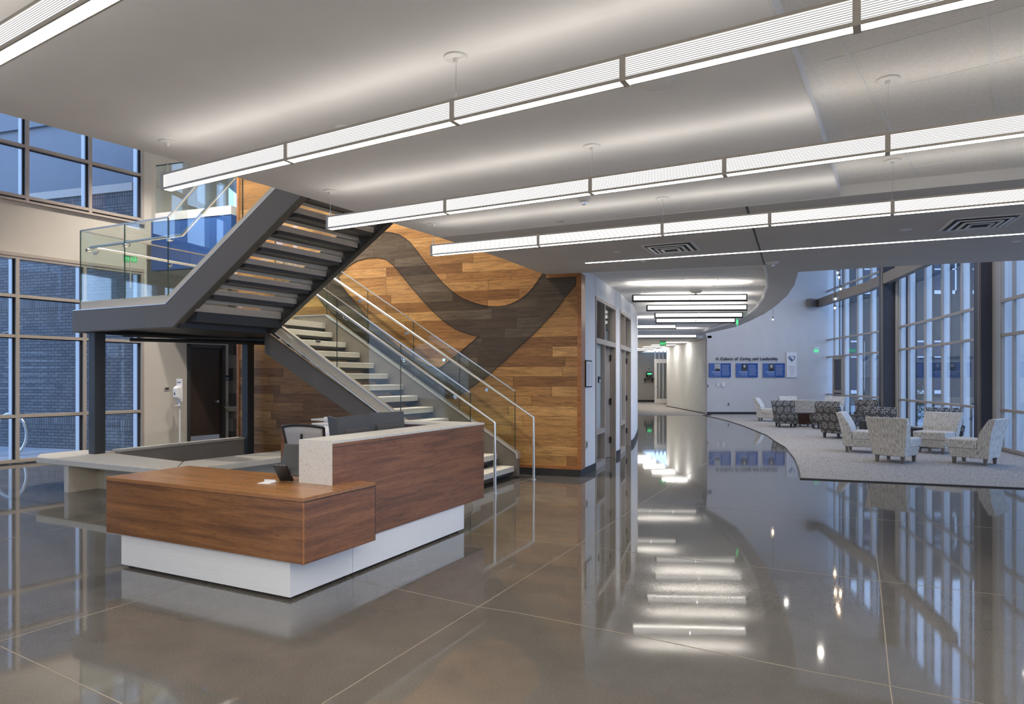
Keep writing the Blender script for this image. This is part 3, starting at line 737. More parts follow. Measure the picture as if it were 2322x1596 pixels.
# ---------------------------------------------------------------- outside
struct('ground_outside', MB().box(-40, -20, -.3, 60, 90, -.13), M['pave'])
struct('ground_outside', MB().box(-30, 8, -.13, -6, 20, -.01), M['pave'])
BW = Vector((-10.5, 14.8, 0)); BDn = Vector((.956, -.292, 0)); mB = Matrix.Translation(BW) @ Matrix.Rotation(math.atan2(BDn.y, BDn.x), 4, 'Z')
be = thing('building', 'charcoal brick wing with pale coping seen through the left windows', 'building', tuple(BW), math.atan2(BDn.y, BDn.x))
put('brick_wall', MB().box(-9, 0, -.1, 2.55, .3, 5.55), M['brick'], be, world=False)
put('soldier_course', MB().box(-9, -.006, 3.08, 2.55, .0, 3.34).box(-9, -.006, .43, 2.55, 0, .68).box(-9, -.01, 5.3, 2.55, 0, 5.56), M['soldier'], be, world=False)
put('coping', MB().box(-9, -.05, 5.55, 2.55, .35, 5.72), M['frame'], be, world=False)
put('metal_panel', MB().box(-9, .8, 5.5, 2.55, 1.0, 11).box(-9, .72, 7.6, 2.55, .8, 7.75), M['panelmetal'], be, world=False)
q = thing('wall_lamp', 'small pale lamp housing on the dark brick wall outside', 'lamp', tuple(aty(242,968,14.55)))
q.location.z = .48; put('housing', MB().loft([[(-.08,-.02,0),(.08,-.02,0),(.08,.08,0),(-.08,.08,0)],[(-.09,-.14,.06),(.09,-.14,.06),(.09,.08,.06),(-.09,.08,.06)],[(-.09,-.14,.16),(.09,-.14,.16),(.09,.08,.16),(-.09,.08,.16)],[(-.07,-.02,.22),(.07,-.02,.22),(.07,.08,.22),(-.07,.08,.22)]]), M['plastic'], q, world=False, bevel=.01)
q = thing('bicycle_rack', 'looped steel bicycle rack outside the lower left window', 'bike rack', (-10.15, 13.35, 0))
pth = [(.0,0,-.02)] + [(.36*math.sin(a)*.9-.0, 0, .42-.42*math.cos(a)) for a in [0.4+k*.25 for k in range(0,18)]]
put('hoop', MB().tube(pth, .03, 10), M['rail'], q, world=False, smooth=True)
# building across the court on the right
fb = thing('building', 'pale grey block building across the court beyond the right glazing', 'building', (26, 41, 0))
put('facade', MB().box(-14, 0, -.2, 24, .4, 11), M['block'], fb, world=False)
for x0, x1, z0, z1 in [(-5.2,-4.1,.6,3.9),(-1.15,-.1,.6,3.9),(.1,1.1,.6,3.9),(-4.6,-3.6,6.8,9),(-.2,1.6,6.8,9),(2.2,3.4,6.8,9),(5,6.2,.6,3.9),(8,9.2,.6,3.9)]:
    f = put('window', MB().box(x0,-.06,z0,x0+.08,0,z1).box(x1-.08,-.06,z0,x1,0,z1).box(x0,-.06,z0,x1,0,z0+.22).box(x0,-.06,z1-.1,x1,0,z1).box(x0,-.06,z0+(z1-z0)*.68,x1,0,z0+(z1-z0)*.68+.08), M['white'], fb, world=False)
    p = put('pane', MB().box(x0+.08,-.02,z0+.2,x1-.08,-.01,z1-.1), M['navy'], f, world=False)
for i, (x, y, h, lab) in enumerate([(14.2,19.3,3.4,'slim leafy shrub outside the glazing beside the right column'),(14.0,23.0,1.6,'low leafy shrub outside the middle glazing')]):
    t = thing('shrub', lab, 'shrub', (x,y,-.12))
    put('stem', MB().tube([(0,0,0),(.02,0,h*.4),(0,.02,h*.9)], [.03,.02,.008], 8), M['darkdoor'], t, world=False)
    mb = MB()
    for k in range(900):
        a = random.uniform(0,6.28); z = random.uniform(.15,1)*h; r = random.uniform(.05,.42)*(1-.45*abs(z/h-.5)); c = Vector((r*math.cos(a), r*math.sin(a), z))
        d = Vector((random.uniform(-1,1),random.uniform(-1,1),random.uniform(-.3,1))).normalized()*.045; e = d.cross(Vector((random.random(),.3,.7))).normalized()*.02
        mb.add([c-d, c+e, c+d, c-e], [(0,1,2,3)])
    put('foliage', mb, M['leaf'], t, world=False)
# ================================================================== STAIRCASE
Z = Vector((0,0,1))
st = thing('staircase', 'grey steel switchback staircase with concrete treads and glass guards', 'staircase', (-6.1, 9.55, 0))
D1 = Vector((.9026, -.4305, 0)); U0 = Vector((-6.1, 9.55, 0))            # upper flight, rises to the right
SK1 = Vector((.5358, .8443, 0)) * 1.40                                    # across the upper flight
def up_(t, z=0, w=0): return U0 + D1*t + SK1*w + Z*z
D2 = Vector((-.930, .3665, 0)); L0 = Vector((.076, 10.34, 0)); SK2 = Vector((-.429, -.903, 0))*1.40
def lo(t, z=0, w=0): return L0 + D2*t + SK2*w + Z*z
RUN, RISE, LAND = .278, .182, 2.53
SL = RISE / RUN
def plate(mb, prof, f, w0, w1):
    return mb.loft([[f(t, z, w0) for t, z in prof], [f(t, z, w1) for t, z in prof]])
tk, tt = 1.65, 5.6
# outer grey channel of the upper flight (horizontal along the landing, then inclined)
chan = [(-.374,2.225),(1.80,2.225),(tt,2.225+.66*(tt-1.80)),(tt,2.54+.66*(tt-tk)),(tk,2.54),(-.374,2.54)]
put('stringer', plate(MB(), chan, up_, -.03, .045), M['grey'], st, bevel=.012)
shoe = [(-.30,2.53),(tk+.0,2.53),(tt,2.53+.66*(tt-tk)),(tt,2.675+.66*(tt-tk)),(tk-.03,2.675),(-.30,2.675)]
put('fascia_plate', plate(MB(), shoe, up_, .015, .03), M['taupe'], st)
put('trim_strip', plate(MB(), [(-.35,2.54),(tk,2.54),(tt,2.54+.66*(tt-tk)),(tt,2.552+.66*(tt-tk)),(tk,2.552),(-.35,2.552)], up_, -.03, .014), M['rail'], st)
far = [(tk+.05,2.225),(tk+.35,2.225),(tt,2.225+.66*(tt-tk-.35)),(tt,2.50+.66*(tt-tk)),(tk+.05,2.50)]
far = [(1.45,2.225),(1.92,2.225),(tt,2.225+.66*(tt-1.92)),(tt,2.54+.66*(tt-tk)),(tk,2.54),(1.45,2.54)]
put('stringer', plate(MB(), far, up_, .97, 1.04), M['greydark'], st, bevel=.01)
# treads of the upper flight
for j in range(0, 12):
    t0 = 2.475 + RUN*j; zt = LAND + .175 + RISE*j
    put('tread', plate(MB(), [(t0-.31,zt-.07),(t0,zt-.07),(t0,zt),(t0-.31,zt)], up_, .035, .965), M['treadgrey'], st, bevel=.006)
    put('tread_carrier', plate(MB(), [(t0-.29,zt-.115),(t0-.03,zt-.115),(t0-.03,zt-.071),(t0-.29,zt-.071)], up_, .04, .96), M['greydark'], st)
    prof = [(t0-.30,zt-.075),(t0-.255,zt-.115),(t0-.25,zt-.155),(t0-.262,zt-.157),(t0-.268,zt-.12),(t0-.315,zt-.08)]
    put('riser_lip', plate(MB(), prof, up_, .04, .96), M['taupe'], st)
# landing
fl_near = up_(-.374, 0, 0); lc = [up_(-.35,0,.02), up_(2.16,0,.02), up_(2.16,0,1.0), lo(3.60,0,1.0), lo(3.60,0,.0), Vector((-5.12,12.30,0))]
lq = [(p.x,p.y) for p in lc]
put('landing', MB().ext(lq, LAND-.10, LAND), M['treadgrey'], st)
put('landing_underside', MB().ext([(p.x+(-4.6-p.x)*.02, p.y+(10.6-p.y)*.02) for p in lc], 2.30, LAND-.101), M['greydark'], st)
mb = MB()
mb.bar(up_(-.35,2.38), Vector((-5.15,12.33,2.38)), .07, .31)
mb.bar(Vector((-5.15,12.33,2.38)), lo(3.55,2.38), .07, .31)
mb.bar(up_(1.85,2.34,.0), up_(1.85,2.34,1.0), .07, .23)
mb.bar(lo(3.66,2.38,0), lo(3.66,2.38,1.0), .07, .23)
put('landing_beam', mb, M['greydark'], st)
# sprinkler pipes under the landing
def q_(a, b, z): return [Vector((a[0],a[1],z)), Vector((b[0],b[1],z))]
put('pipe', MB().tube([up_(.6,2.16,.05), up_(.9,2.16,.05)+Vector((2.1,1.6,0))], .022, 10).tube([up_(.2,2.13,.3), up_(.2,2.13,.3)+Vector((2.6,1.75,0))], .028, 10), M['greydark'], st, smooth=True)
# columns under the landing
for (x, y, z0, nm) in [(-6.1+.02, 9.66, .45, 0), (-4.86, 12.14, 0, 0)]:
    put('post', MB().bar((x,y,z0), (x,y,2.225), .16 if z0 else .15, .15, up=D1), M['column'], st, bevel=.01)
# lower flight
def zl(t): return .381 + .634*t
for w, (z_off, wa, wb) in {'far': (0, -.03, .03), 'near': (-.09, .97, 1.03)}.items():
    k = 3.60 if w == 'far' else 3.42
    g = zl
    if w == 'far':
        prof = [(-.03,.02),(.06,.0),(.25,.0),(k+.1,zl(k)-.46),(4.3,zl(k)-.46),(4.3,zl(k)),(k,zl(k)),(0,.381),(-.03,.37)]
        put('stringer', plate(MB(), prof, lo, wa, wb), M['grey'], st, bevel=.008)
        put('top_cap', plate(MB(), [(-.04,.30),(-.02,.30),(0,.381),(k,zl(k)),(4.3,zl(k)),(4.3,zl(k)+.015),(k-.01,zl(k)+.015),(-.02,.40),(-.04,.38)], lo, wa-.01, wb+.01), M['rail'], st)
    else:
        o = -.10
        prof = [(.0,.0),(.2,.0),(k+.15,zl(k)+o-.50),(k+.15,zl(k)+o-.16),(0,.381+o-.16),(-.02,.10)]
        put('stringer', plate(MB(), prof, lo, .985, 1.05), M['grey'], st, bevel=.008)
        prof = [(0,.381+o-.165),(k+.1,zl(k+.1)+o-.165),(k+.1,zl(k+.1)+o),(0,.381+o),(-.02,.36+o)]
        put('fascia_plate', plate(MB(), prof, lo, 1.0, 1.025), M['taupe'], st)
        put('trim_strip', plate(MB(), [(0,.381+o-.172),(k+.1,zl(k+.1)+o-.172),(k+.1,zl(k+.1)+o-.158),(0,.381+o-.158)], lo, 1.02, 1.056).add([], []), M['rail'], st)
        put('trim_strip', plate(MB(), [(0,.381+o),(k+.1,zl(k+.1)+o),(k+.1,zl(k+.1)+o+.012),(0,.381+o+.012)], lo, .99, 1.04), M['rail'], st)
for k in range(1, 14):
    t0 = .02 + .285*(k-1); zt = .181*k
    put('tread', plate(MB(), [(t0,zt-.085),(t0+.31,zt-.085),(t0+.31,zt),(t0,zt)], lo, .035, .965), M['treadtop'], st, bevel=.01)
    put('tread_carrier', plate(MB(), [(t0+.03,zt-.125),(t0+.28,zt-.125),(t0+.28,zt-.086),(t0+.03,zt-.086)], lo, .04, .96), M['greydark'], st)
# glass guards: panels, top rails
def guard(pts, name='glass_panel', cap=True):   # pts: list of (bottom, top) pairs
    for (a, b), (c, d) in zip(pts, pts[1:]):
        n = (c-a).cross(Z).normalized()*.006
        e = (c-a).normalized()*.006
        put(name, MB().loft([[a+e-n, c-e-n, d-e-n, b+e-n],[a+e+n, c-e+n, d-e+n, b+e+n]]), M['railglass'], st)
    mb = MB()
    for (a, b), (c, d) in zip(pts, pts[1:]): mb.bar(b+Z*.004, d+Z*.004, .022, .016)
    put('guard_cap', mb, M['rail'], st)
    mb = MB()
    for (a, b) in pts: mb.bar(a, b, .012, .008, up=(pts[-1][0]-pts[0][0]).normalized())
    put('glass_joint', mb, M['glassedge'], st)
g = lambda t: (up_(t,2.66,.015) if t <= tk-.03 else up_(t, 2.66+.66*(t-tk+.03), .015))
gt = lambda t: (up_(t,3.715,.015) if t <= 1.62 else up_(t, 3.715+.66*(t-1.62), .015))
guard([(g(t), gt(t)) for t in (-.28, .72, 1.62, 3.0, 4.4)])
e0 = up_(-.28,0,.015); e1 = Vector((-5.10,12.25,0)); E = (e1-e0)
guard([(e0+E*s+Z*2.53, e0+E*s+Z*3.715) for s in (0, .5, 1)])
b1 = lo(3.6,0,.0)
guard([(e1+(b1-e1)*s+Z*2.53, e1+(b1-e1)*s+Z*3.715) for s in (0, 1)])
ln = lambda t: lo(t, zl(t)-.10, 1.012); lt = lambda t: lo(t, 1.325+.634*t, 1.012)
guard([(ln(t), lt(t)) for t in (.045, 1.15, 2.25, 3.25)])
lf_ = lambda t: lo(t, zl(t)+.01, 0); lft = lambda t: lo(t, 1.33+.634*t, 0)
guard([(lf_(t), lft(t)) for t in (.03, 1.0, 1.85, 2.75, 3.6)])
# far guard of the upper flight
guard([(up_(t, 2.56+.66*(t-tk), 1.0), up_(t, 3.6+.66*(t-tk), 1.0)) for t in (2.0, 3.4, 4.8)])
# handrails with disc brackets
def handrail(path, brk, side, r=.021):
    h = put('handrail', MB().tube(path, r, 14), M['rail'], st, smooth=True)
    for p, n in brk:
        n = Vector(n).normalized(); mb = MB(); c = p + n*.075 - Z*.06
        mb.tube([c + n*.012, c - n*.018], .026, 14)
        mb.tube([c - n*.015, c - n*.05 - Z*.01, p - Z*.055, p - Z*.015], .008, 8)
        b = bpy.data.objects; o = put('bracket', mb, M['chrome'], h, smooth=True)
    return h
inn = Vector((.4305,.9026,0))
def hr(t, z): return up_(t, z, 0) + inn*.10
hp_ = [hr(-.17,3.48), hr(1.80,3.48), hr(5.2, 3.48+.66*3.40)]
handrail(hp_, [(hr(-.12,3.48), -inn), (hr(.72,3.48), -inn), (hr(1.62,3.48), -inn), (hr(3.0,3.48+.66*1.2), -inn)], 1)
En = E.normalized(); Ei = Vector((En.y, -En.x, 0))
handrail([e0+En*.14+Ei*.1+Z*3.48, e1-En*.1+Ei*.1+Z*3.48], [(e0+En*.2+Ei*.1+Z*3.48, -Ei), (e0+E*.5+Ei*.1+Z*3.48, -Ei)], 1)
NP, FP = Vector((-.232, 8.91, 0)), Vector((.332, 10.12, 0))
D2n = Vector((-D2.y, D2.x, 0))
for P0, sgn, tb in ((NP, 1, (.62, 1.45, 2.45)), (FP, 1, (.75, 1.5, 2.2, 3.1))):
    n = Vector((-.3665,-.93,0)) * (1 if P0 is NP else -1)
    q = lambda t: P0 + D2*t + Z*(.955 + .634*t)
    handrail([P0, P0+Z*.955, q(3.4), q(3.75)+Z*0], [(q(t), (-n if P0 is NP else -n)) for t in tb], 1)
    put('floor_flange', MB().lathe([(.04,0),(.04,.008)], P0, 18), M['rail'], st)
# ================================================================== BENCH and low wall
bn = thing('bench', 'L-shaped cast concrete bench wrapping the foot of the landing columns', 'bench', (-4.4, 8.5, 0))
Lb = [atz(82,1036,.45), atz(90,1029,.45), atz(196,1019.5,.45), atz(414,1046,.45), atz(357.7,1062,.45)]
f1 = atz(82,1036,.45); f2 = atz(357.7,1062,.45)
cor = atz(414,1046,.45)
dr_ = Vector((.4462,.8949,0)); dl_ = Vector((-.8949,.4462,0))
# inner corner line / outer corner of the L
fd = (f2-f1).normalized(); oc = f2 + fd*.30
put('bench_top', MB().ext([(p.x,p.y) for p in [f1, Lb[1], Lb[2], cor, oc]], .365, .45), M['bench'], bn, bevel=.012)
rb = atz(639,1021,.45); rd = (rb-cor).normalized(); rb = cor + rd*2.4; rn = Vector((rd.y,-rd.x,0))
oc2 = oc + (cor-oc).normalized()*.008
put('bench_top', MB().ext([(p.x,p.y) for p in [cor+rd*.012, oc+rd*.012, oc+rd*2.3, rb]], .365, .45), M['bench'], bn, bevel=.012)
l0 = fl(143,1116); l1 = l0 + Vector((.42,.86,0))*.75
put('bench_support', MB().bar(l0.lerp(l1,.02)+Z*.18+fd*.05, l1+Z*.18+fd*.05, .10, .36), M['bench'], bn)
put('bench_support', MB().bar(l1.lerp(l0,.35)+Z*.18+fd*.1, l1.lerp(l0,.35)+Z*.18+fd*2.45, .10, .36), M['bench'], bn)
m0 = (cor+oc)/2+rd*.5; put('bench_support', MB().bar(Vector((m0.x,m0.y,.18)), Vector((m0.x,m0.y,.18))+rd*1.3, .10, .36), M['bench'], bn)
lw0 = Vector((-5.92, 9.90, 0)); lw1 = Vector((-4.93, 12.02, 0)); lwd = (lw1-lw0).normalized(); lwn = Vector((lwd.y,-lwd.x,0))
lw = thing('low_wall', 'grey steel-faced low wall with pale cap between the landing columns', 'low wall', tuple(lw0))
put('wall_panel', MB().bar(lw0+Z*.225, lw1+Z*.225, .12, .45), M['lowwall'], lw)
put('wall_cap', MB().bar(lw0+Z*.466-lwn*.02, lw1+Z*.466-lwn*.02, .22, .03), M['taupe'], lw)
# ================================================================== RECEPTION DESK
C0_ = Vector((-1.408, 4.46, 0))
def dk(a, b, z=0): return C0_ + dr_*a + dl_*b + Z*z       # a away to the right, b away to the left
def dbox(mb, a0, a1, b0, b1, z0, z1): return mb.ext([(dk(a0,b0).x,dk(a0,b0).y),(dk(a1,b0).x,dk(a1,b0).y),(dk(a1,b1).x,dk(a1,b1).y),(dk(a0,b1).x,dk(a0,b1).y)], z0, z1)
yaw = math.atan2(-dl_.y, -dl_.x)
desk = thing('reception_desk', 'U-shaped walnut reception desk with white quartz ledge on metal plinth', 'reception desk', tuple(C0_), yaw)
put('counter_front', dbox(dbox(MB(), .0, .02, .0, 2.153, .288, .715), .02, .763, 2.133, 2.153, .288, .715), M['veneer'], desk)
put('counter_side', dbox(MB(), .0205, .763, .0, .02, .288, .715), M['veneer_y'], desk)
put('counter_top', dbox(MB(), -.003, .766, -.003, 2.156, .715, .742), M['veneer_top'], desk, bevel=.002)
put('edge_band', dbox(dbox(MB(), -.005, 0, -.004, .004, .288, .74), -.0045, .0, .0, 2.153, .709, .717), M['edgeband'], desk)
put('counter_bottom', dbox(MB(), .021, .76, .021, 2.13, .29, .31), M['veneer'], desk)
put('side_panel', dbox(MB(), .476, 2.824, .172, .20, .272, 1.058), M['veneer_y'], desk)
put('side_panel', dbox(MB(), 2.796, 2.824, .20, 2.136, .272, 1.04), M['veneer'], desk)
put('ledge_top', dbox(MB(), .475, 2.83, .168, .507, 1.058, 1.078), M['quartz'], desk)
put('ledge_top', dbox(MB(), 2.50, 2.83, .507, 2.306, 1.058, 1.078), M['quartz'], desk)
put('ledge_end', dbox(MB(), .472, .4745, .174, .507, .743, 1.077), M['quartz'], desk)
put('ledge_core', dbox(MB(), .475, 2.82, .201, .505, .743, 1.057), M['veneer_y'], desk)
put('worktop', dbox(dbox(MB(), .767, 2.8, .508, .93, .71, .74), 2.07, 2.79, .93, 2.284, .71, .74), M['veneer_top'], desk)
cab = put('cabinet', dbox(MB(), 2.07, 2.80, 1.55, 2.284, .04, .709), M['veneer'], desk)
put('cabinet_side', dbox(MB(), 2.064, 2.80, 2.285, 2.335, .04, 1.03), M['veneer'], desk)
put('drawer_front', dbox(MB(), 2.045, 2.066, 1.72, 2.27, .42, .70), M['veneer'], cab)
put('drawer_front', dbox(MB(), 2.045, 2.066, 1.72, 2.27, .08, .41), M['veneer'], cab)
put('seam', dbox(dbox(dbox(MB(), .762, .766, -.001, .171, .288, .715), -.0055, -.0002, -.0045, 2.153, .711, .7145), -.004, .763, -.0052, -.0002, .711, .7145), M['black'], desk)
put('seam', dbox(MB(), .476, 2.824, .1705, .1722, 1.028, 1.031), M['black'], desk)
put('plinth', dbox(MB(), .06, .716, .185, 2.05, .022, .30), M['plinth'], desk)
put('plinth', dbox(dbox(MB(), .722, 2.43, .185, .70, .022, .30), 2.2, 2.43, .70, 2.0, .022, .30), M['plinth'], desk)
for a, b in [(.1,.23),(.1,1.1),(.1,1.98),(.68,.23),(.76,.23),(1.5,.23),(2.35,.23),(2.2,.23)]:
    put('foot', MB().lathe([(.022,0),(.022,.008),(.01,.01),(.01,.03)], dk(a,b), 12), M['black'], desk)
# things on the desk
def monitor(label, a, b, z, ang, w=.50, h=.32, tilt=.12):
    t = thing('monitor', label, 'monitor', tuple(dk(a,b,z)), ang, group=None)
    m = Matrix.Translation((0,0,.12+h/2)) @ Matrix.Rotation(tilt, 4, 'X')
    put('screen', MB().box(-w/2,-.012,-h/2,w/2,.012,h/2).xf(m), M['darkgrey'], t, world=False, bevel=.006)
    put('back_cover', MB().loft([[(-w*.36,.012,-h*.38),(w*.36,.012,-h*.38),(w*.36,.012,h*.15),(-w*.36,.012,h*.15)],[(-w*.32,.04,-h*.34),(w*.32,.04,-h*.34),(w*.32,.04,h*.10),(-w*.32,.04,h*.10)]]).xf(m), M['darkgrey'], t, world=False, bevel=.006)
    put('port_recess', MB().box(-w*.2,.04,-h*.3,w*.2,.043,-h*.12).xf(m), M['black'], t, world=False)
    put('stand', MB().box(-.03,.04,.008,.03,.06,.2).box(-.11,-.08,0,.11,.10,.010), M['black'], t, world=False)
    return t
# screens face the seat inside the U, backs toward the ledge
phi = math.atan2(-dl_.y, -dl_.x) - R(90)      # local +y (back of monitor) points toward the ledge
monitor('wide dark monitor seen from behind, in the middle over the ledge', 1.42, .74, .76, phi + R(6), .54, .33)
monitor('smaller dark monitor seen from behind, farthest along the ledge', 2.05, .86, .76, phi - R(18), .42, .33)
monitor('dark monitor angled beside the mesh chair, partly hidden', 1.45, 1.02, .76, phi + R(52), .42, .31)
# printer
pr = thing('printer', 'white desktop printer behind the mesh chair on the desk', 'printer', tuple(dk(2.42, 1.98, .743)), yaw)
body = [[(-.22,-.20,z),(.22,-.20,z),(.22,.20,z),(-.22,.20,z)] for z in (0,.16)]
put('body', MB().loft([[(-.23,-.20,0),(.23,-.20,0),(.23,.20,0),(-.23,.20,0)],[(-.23,-.20,.20),(.23,-.20,.20),(.23,.20,.22),(-.23,.20,.22)],[(-.20,-.12,.28),(.20,-.12,.28),(.20,.19,.29),(-.20,.19,.29)]]), M['plastic'], pr, world=False, bevel=.03)
put('output_tray', MB().box(-.15,-.10,.283,.15,.12,.30).box(-.15,.10,.29,.15,.12,.36), M['plastic'], pr, world=False, bevel=.006)
put('button', MB().lathe([(.012,0),(.012,.006)], (-.05,-.165,.245), 12), M['black'], pr, world=False)
cr_ = thing('card_reader', 'flat black tray lying on the far white ledge', 'tray', tuple(dk(2.66, 1.55, 1.079)), yaw + R(10))
put('tray', MB().box(-.14,-.05,0,.14,.05,.012), M['black'], cr_, world=False, bevel=.003)
put('pen', MB().tube([(-.08,0,.02),(.1,.01,.02)], .006, 8), M['chrome'], cr_, world=False)
# tablet stand on the low counter
tb = thing('tablet_stand', 'small dark tilted display stand against the white ledge end', 'display stand', tuple(dk(.46, .60, .743)), yaw + R(14)); tb.scale = (1.3,)*3
put('display', MB().box(-.07,-.008,0,.07,.008,.20).xf(Matrix.Translation((0,.0,.035)) @ Matrix.Rotation(R(-22), 4, 'X')), M['darkgrey'], tb, world=False, bevel=.006)
put('easel', MB().box(-.045,-.008,0,.045,.004,.13).xf(Matrix.Translation((-.03,.03,.005)) @ Matrix.Rotation(R(38), 4, 'X')), M['black'], tb, world=False, bevel=.003)
cd_ = thing('card_holder', 'small white card lying beside the tilted display stand', 'card', tuple(dk(.36, .72, .743)), yaw + R(12))
put('card', MB().box(-.05,-.06,0,.05,.06,.004).box(-.05,.03,.0,.05,.034,.02), M['plastic'], cd_, world=False)
# mesh office chair
oc_ = thing('office_chair', 'grey mesh-backed office chair behind the white ledge end', 'office chair', tuple(dk(1.52, 1.235, 0)), yaw + R(8))
rows = []
for k in range(9):
    s = k/8; z = .52 + .59*s; w = .15 + .09*s**.7; y = -.24 - .10*s**1.4
    rows.append([(w*math.sin(a), y + .05*(1-math.cos(a))*1.2, z + .012*math.cos(a*2)*s) for a in [-1.2+.3*i for i in range(9)]])
bk_ = put('backrest', MB().loft(rows, cap=False, closed=False), M['chairmesh'], oc_, world=False, smooth=True)
so = bk_.modifiers.new('s', 'SOLIDIFY'); so.thickness = .006
put('back_frame', MB().tube([r[0] for r in rows]+[], .013, 8).tube([r[-1] for r in rows], .013, 8).tube(rows[-1], .013, 8).tube(rows[0], .012, 8).tube([(0,-.32,1.04),(-.02,-.33,.75),(0,-.24,.50)], .012, 8), M['black'], oc_, world=False, smooth=True)
put('seat', MB().loft([[(-.24,-.22,.44),(.24,-.22,.44),(.25,.24,.44),(-.25,.24,.44)],[(-.24,-.22,.50),(.24,-.22,.50),(.25,.24,.50),(-.25,.24,.50)]]), M['darkgrey'], oc_, world=False, bevel=.025)
put('gas_column', MB().tube([(0,0,.1),(0,0,.44)], .028, 12), M['black'], oc_, world=False)
mb = MB()
for k in range(5):
    a = k*2*math.pi/5; mb.bar((0,0,.11),(.28*math.cos(a),.28*math.sin(a),.075),.04,.03)
put('base', mb, M['black'], oc_, world=False)
for k in range(5):
    a = k*2*math.pi/5; put('caster', MB().lathe([(.03,-.015),(.03,.015)], (.28*math.cos(a),.28*math.sin(a),.031), 12, 'y'), M['black'], oc_, world=False)
# ================================================================== LINEAR PENDANTS
def pendant(name, label, p0, ang, segs, group, zbot=2.862, H=.112, Wd=.058, canopies=(0,2,4), two=False):
    t = thing(name, label, 'pendant light', (p0[0], p0[1], zbot), ang, group)
    xs = [0]
    for s in segs: xs.append(xs[-1]+s)
    L = xs[-1]; w = Wd/2
    mb = MB()
    mb.box(-.015,-w-.004,H-.014,L,-w+.006,H).box(-.015,w-.006,H-.014,L,w+.004,H).box(-.015,-w-.004,0,L,-w+.004,.014).box(-.015,w-.004,0,L,w+.004,.014)
    put('frame', mb, M['fixture'], t, world=False)
    for i, x in enumerate(xs):
        put('joint_band', MB().box(x-.014 if i else -.02,-w-.006,-.003,x+.014 if i else .006,w+.006,H+.001), M['fixture'], t, world=False)
    for a, b in zip(xs, xs[1:]):
        put('louver_panel', MB().box(a+.014,-w,.016,b-.014,-w+.004,H-.014), M['louver'] , t, world=False)
        put('louver_panel', MB().box(a+.014,w-.004,.016,b-.014,w,H-.014), M['louver'], t, world=False)
        put('lens', MB().box(a+.014,-w+.004,.001,b-.014,w-.004,.006), M['lens'], t, world=False)
        put('uplight', MB().box(a+.02,-w+.008,H-.02,b-.02,w-.008,H-.014), M['uplens'], t, world=False)
    acc_ = 0
    for i in canopies:
        if i >= len(xs): continue
        x = xs[i]; zc = (HC if not (i == 4 and two) else HT) - zbot
        if i == 4: zc = HT - zbot
        c = put('cable', MB().tube([(x,0,H),(x,0,H+.04)], .006, 8).tube([(x,0,H+.03),(x+.004,0,zc-.02)], .0028 if i < 4 else .0015, 6), M['chrome'], t, world=False)
        put('canopy', MB().lathe([(.06,zc-.008),(.062,zc-.002)], (x,0,0), 28).lathe([(.012,zc-.03),(.014,zc-.008)], (x,0,0), 12), M['white'], t, world=False, smooth=True)
    return t
FT = .3048
S4 = [4*FT,4*FT,3*FT,3*FT,4*FT,4*FT]
pendant('linear_pendant', 'long glowing louvered pendant nearest the viewer, hung over the desk', (-2.404,4.602), -R(29.9), S4, 'long louvered pendants over the lobby')
pendant('linear_pendant', 'long glowing louvered pendant, second from the viewer of the full ones', (-1.60,5.805), -R(27.3), S4, 'long louvered pendants over the lobby')
pendant('linear_pendant', 'long glowing louvered pendant farthest from the viewer, before the dark soffit', (-.839,7.047), -R(24.4), S4, 'long louvered pendants over the lobby')
pendant('linear_pendant', 'cropped glowing pendant in the upper left corner of the ceiling', (-3.33,3.45), -R(31.2), S4, 'long louvered pendants over the lobby', canopies=())
# corridor pendants
def cpend(label, u0, u1, v, y, n=2):
    a = (u0-CX)/FPX*y; b = (u1-CX)/FPX*y; L = (b-a)
    t = thing('corridor_pendant', label, 'pendant light', (a, y, 2.95), R(-3), 'short box pendants along the corridor')
    H = .108
    put('frame', MB().box(-.02,-.05,-.006,L+.02,-.04,.012).box(-.02,-.05,-.022,L+.02,-.044,-.005).box(-.02,-.05,H-.012,L+.02,-.04,H+.006).box(-.02,-.05,-.006,0,.05,H).box(L,-.05,-.006,L+.02,.05,H).box(-.02,.04,-.006,L+.02,.05,.012).box(-.02,.04,H-.012,L+.02,.05,H), M['base'], t, world=False)
    for k in range(n): put('side_panel', MB().box(L/n*k+(.012 if k else 0),-.044,.012,L/n*(k+1),-.036,H-.012), M['sidelit'], t, world=False)
    put('lens', MB().box(0,-.035,.0,L,.04,.006), M['lens'], t, world=False)
    put('uplight', MB().box(.02,-.03,H-.016,L-.02,.03,H-.012), M['cuplens'], t, world=False)
    for x in (.12, L-.03): put('cable', MB().tube([(x,0,H),(x,0,HK-2.95)], .003, 6), M['chrome'], t, world=False)
    return t
M['cuplens'] = emit('lit_corridor_uplight', (1, .95, .88), 20)
for lab, u0, u1, y in [('widest corridor box pendant, first and nearest of the row', 1436,1686,11.96),('corridor box pendant hung second in the row',1468,1687,13.6),('corridor box pendant hung third in the row',1486,1678,15.2),('corridor box pendant hung fourth in the row, near the exit sign',1488,1662,16.6)]:
    cpend(lab, u0, u1, 0, y)
cpend('corridor box pendant partly behind the curved wall, fifth in the row', 1420, 1530, 0, 18.6)
cpend('corridor box pendant farthest away, before the carpeted hall', 1420, 1576, 0, 22.8, 3)
# linear slot light in the soffit
a = at_c(1328,596); b = at_c(2322,529); b = b + (b-a)*.3
sl = thing('slot_light', 'thin continuous bright light line recessed in the grey soffit', 'slot light', tuple(a))
put('lens', MB().bar(a-Z*.002, b-Z*.002, .045, .008), M['slot'], sl); put('flange', MB().bar(a-Z*.001, b-Z*.001, .062, .006), M['white'], sl)
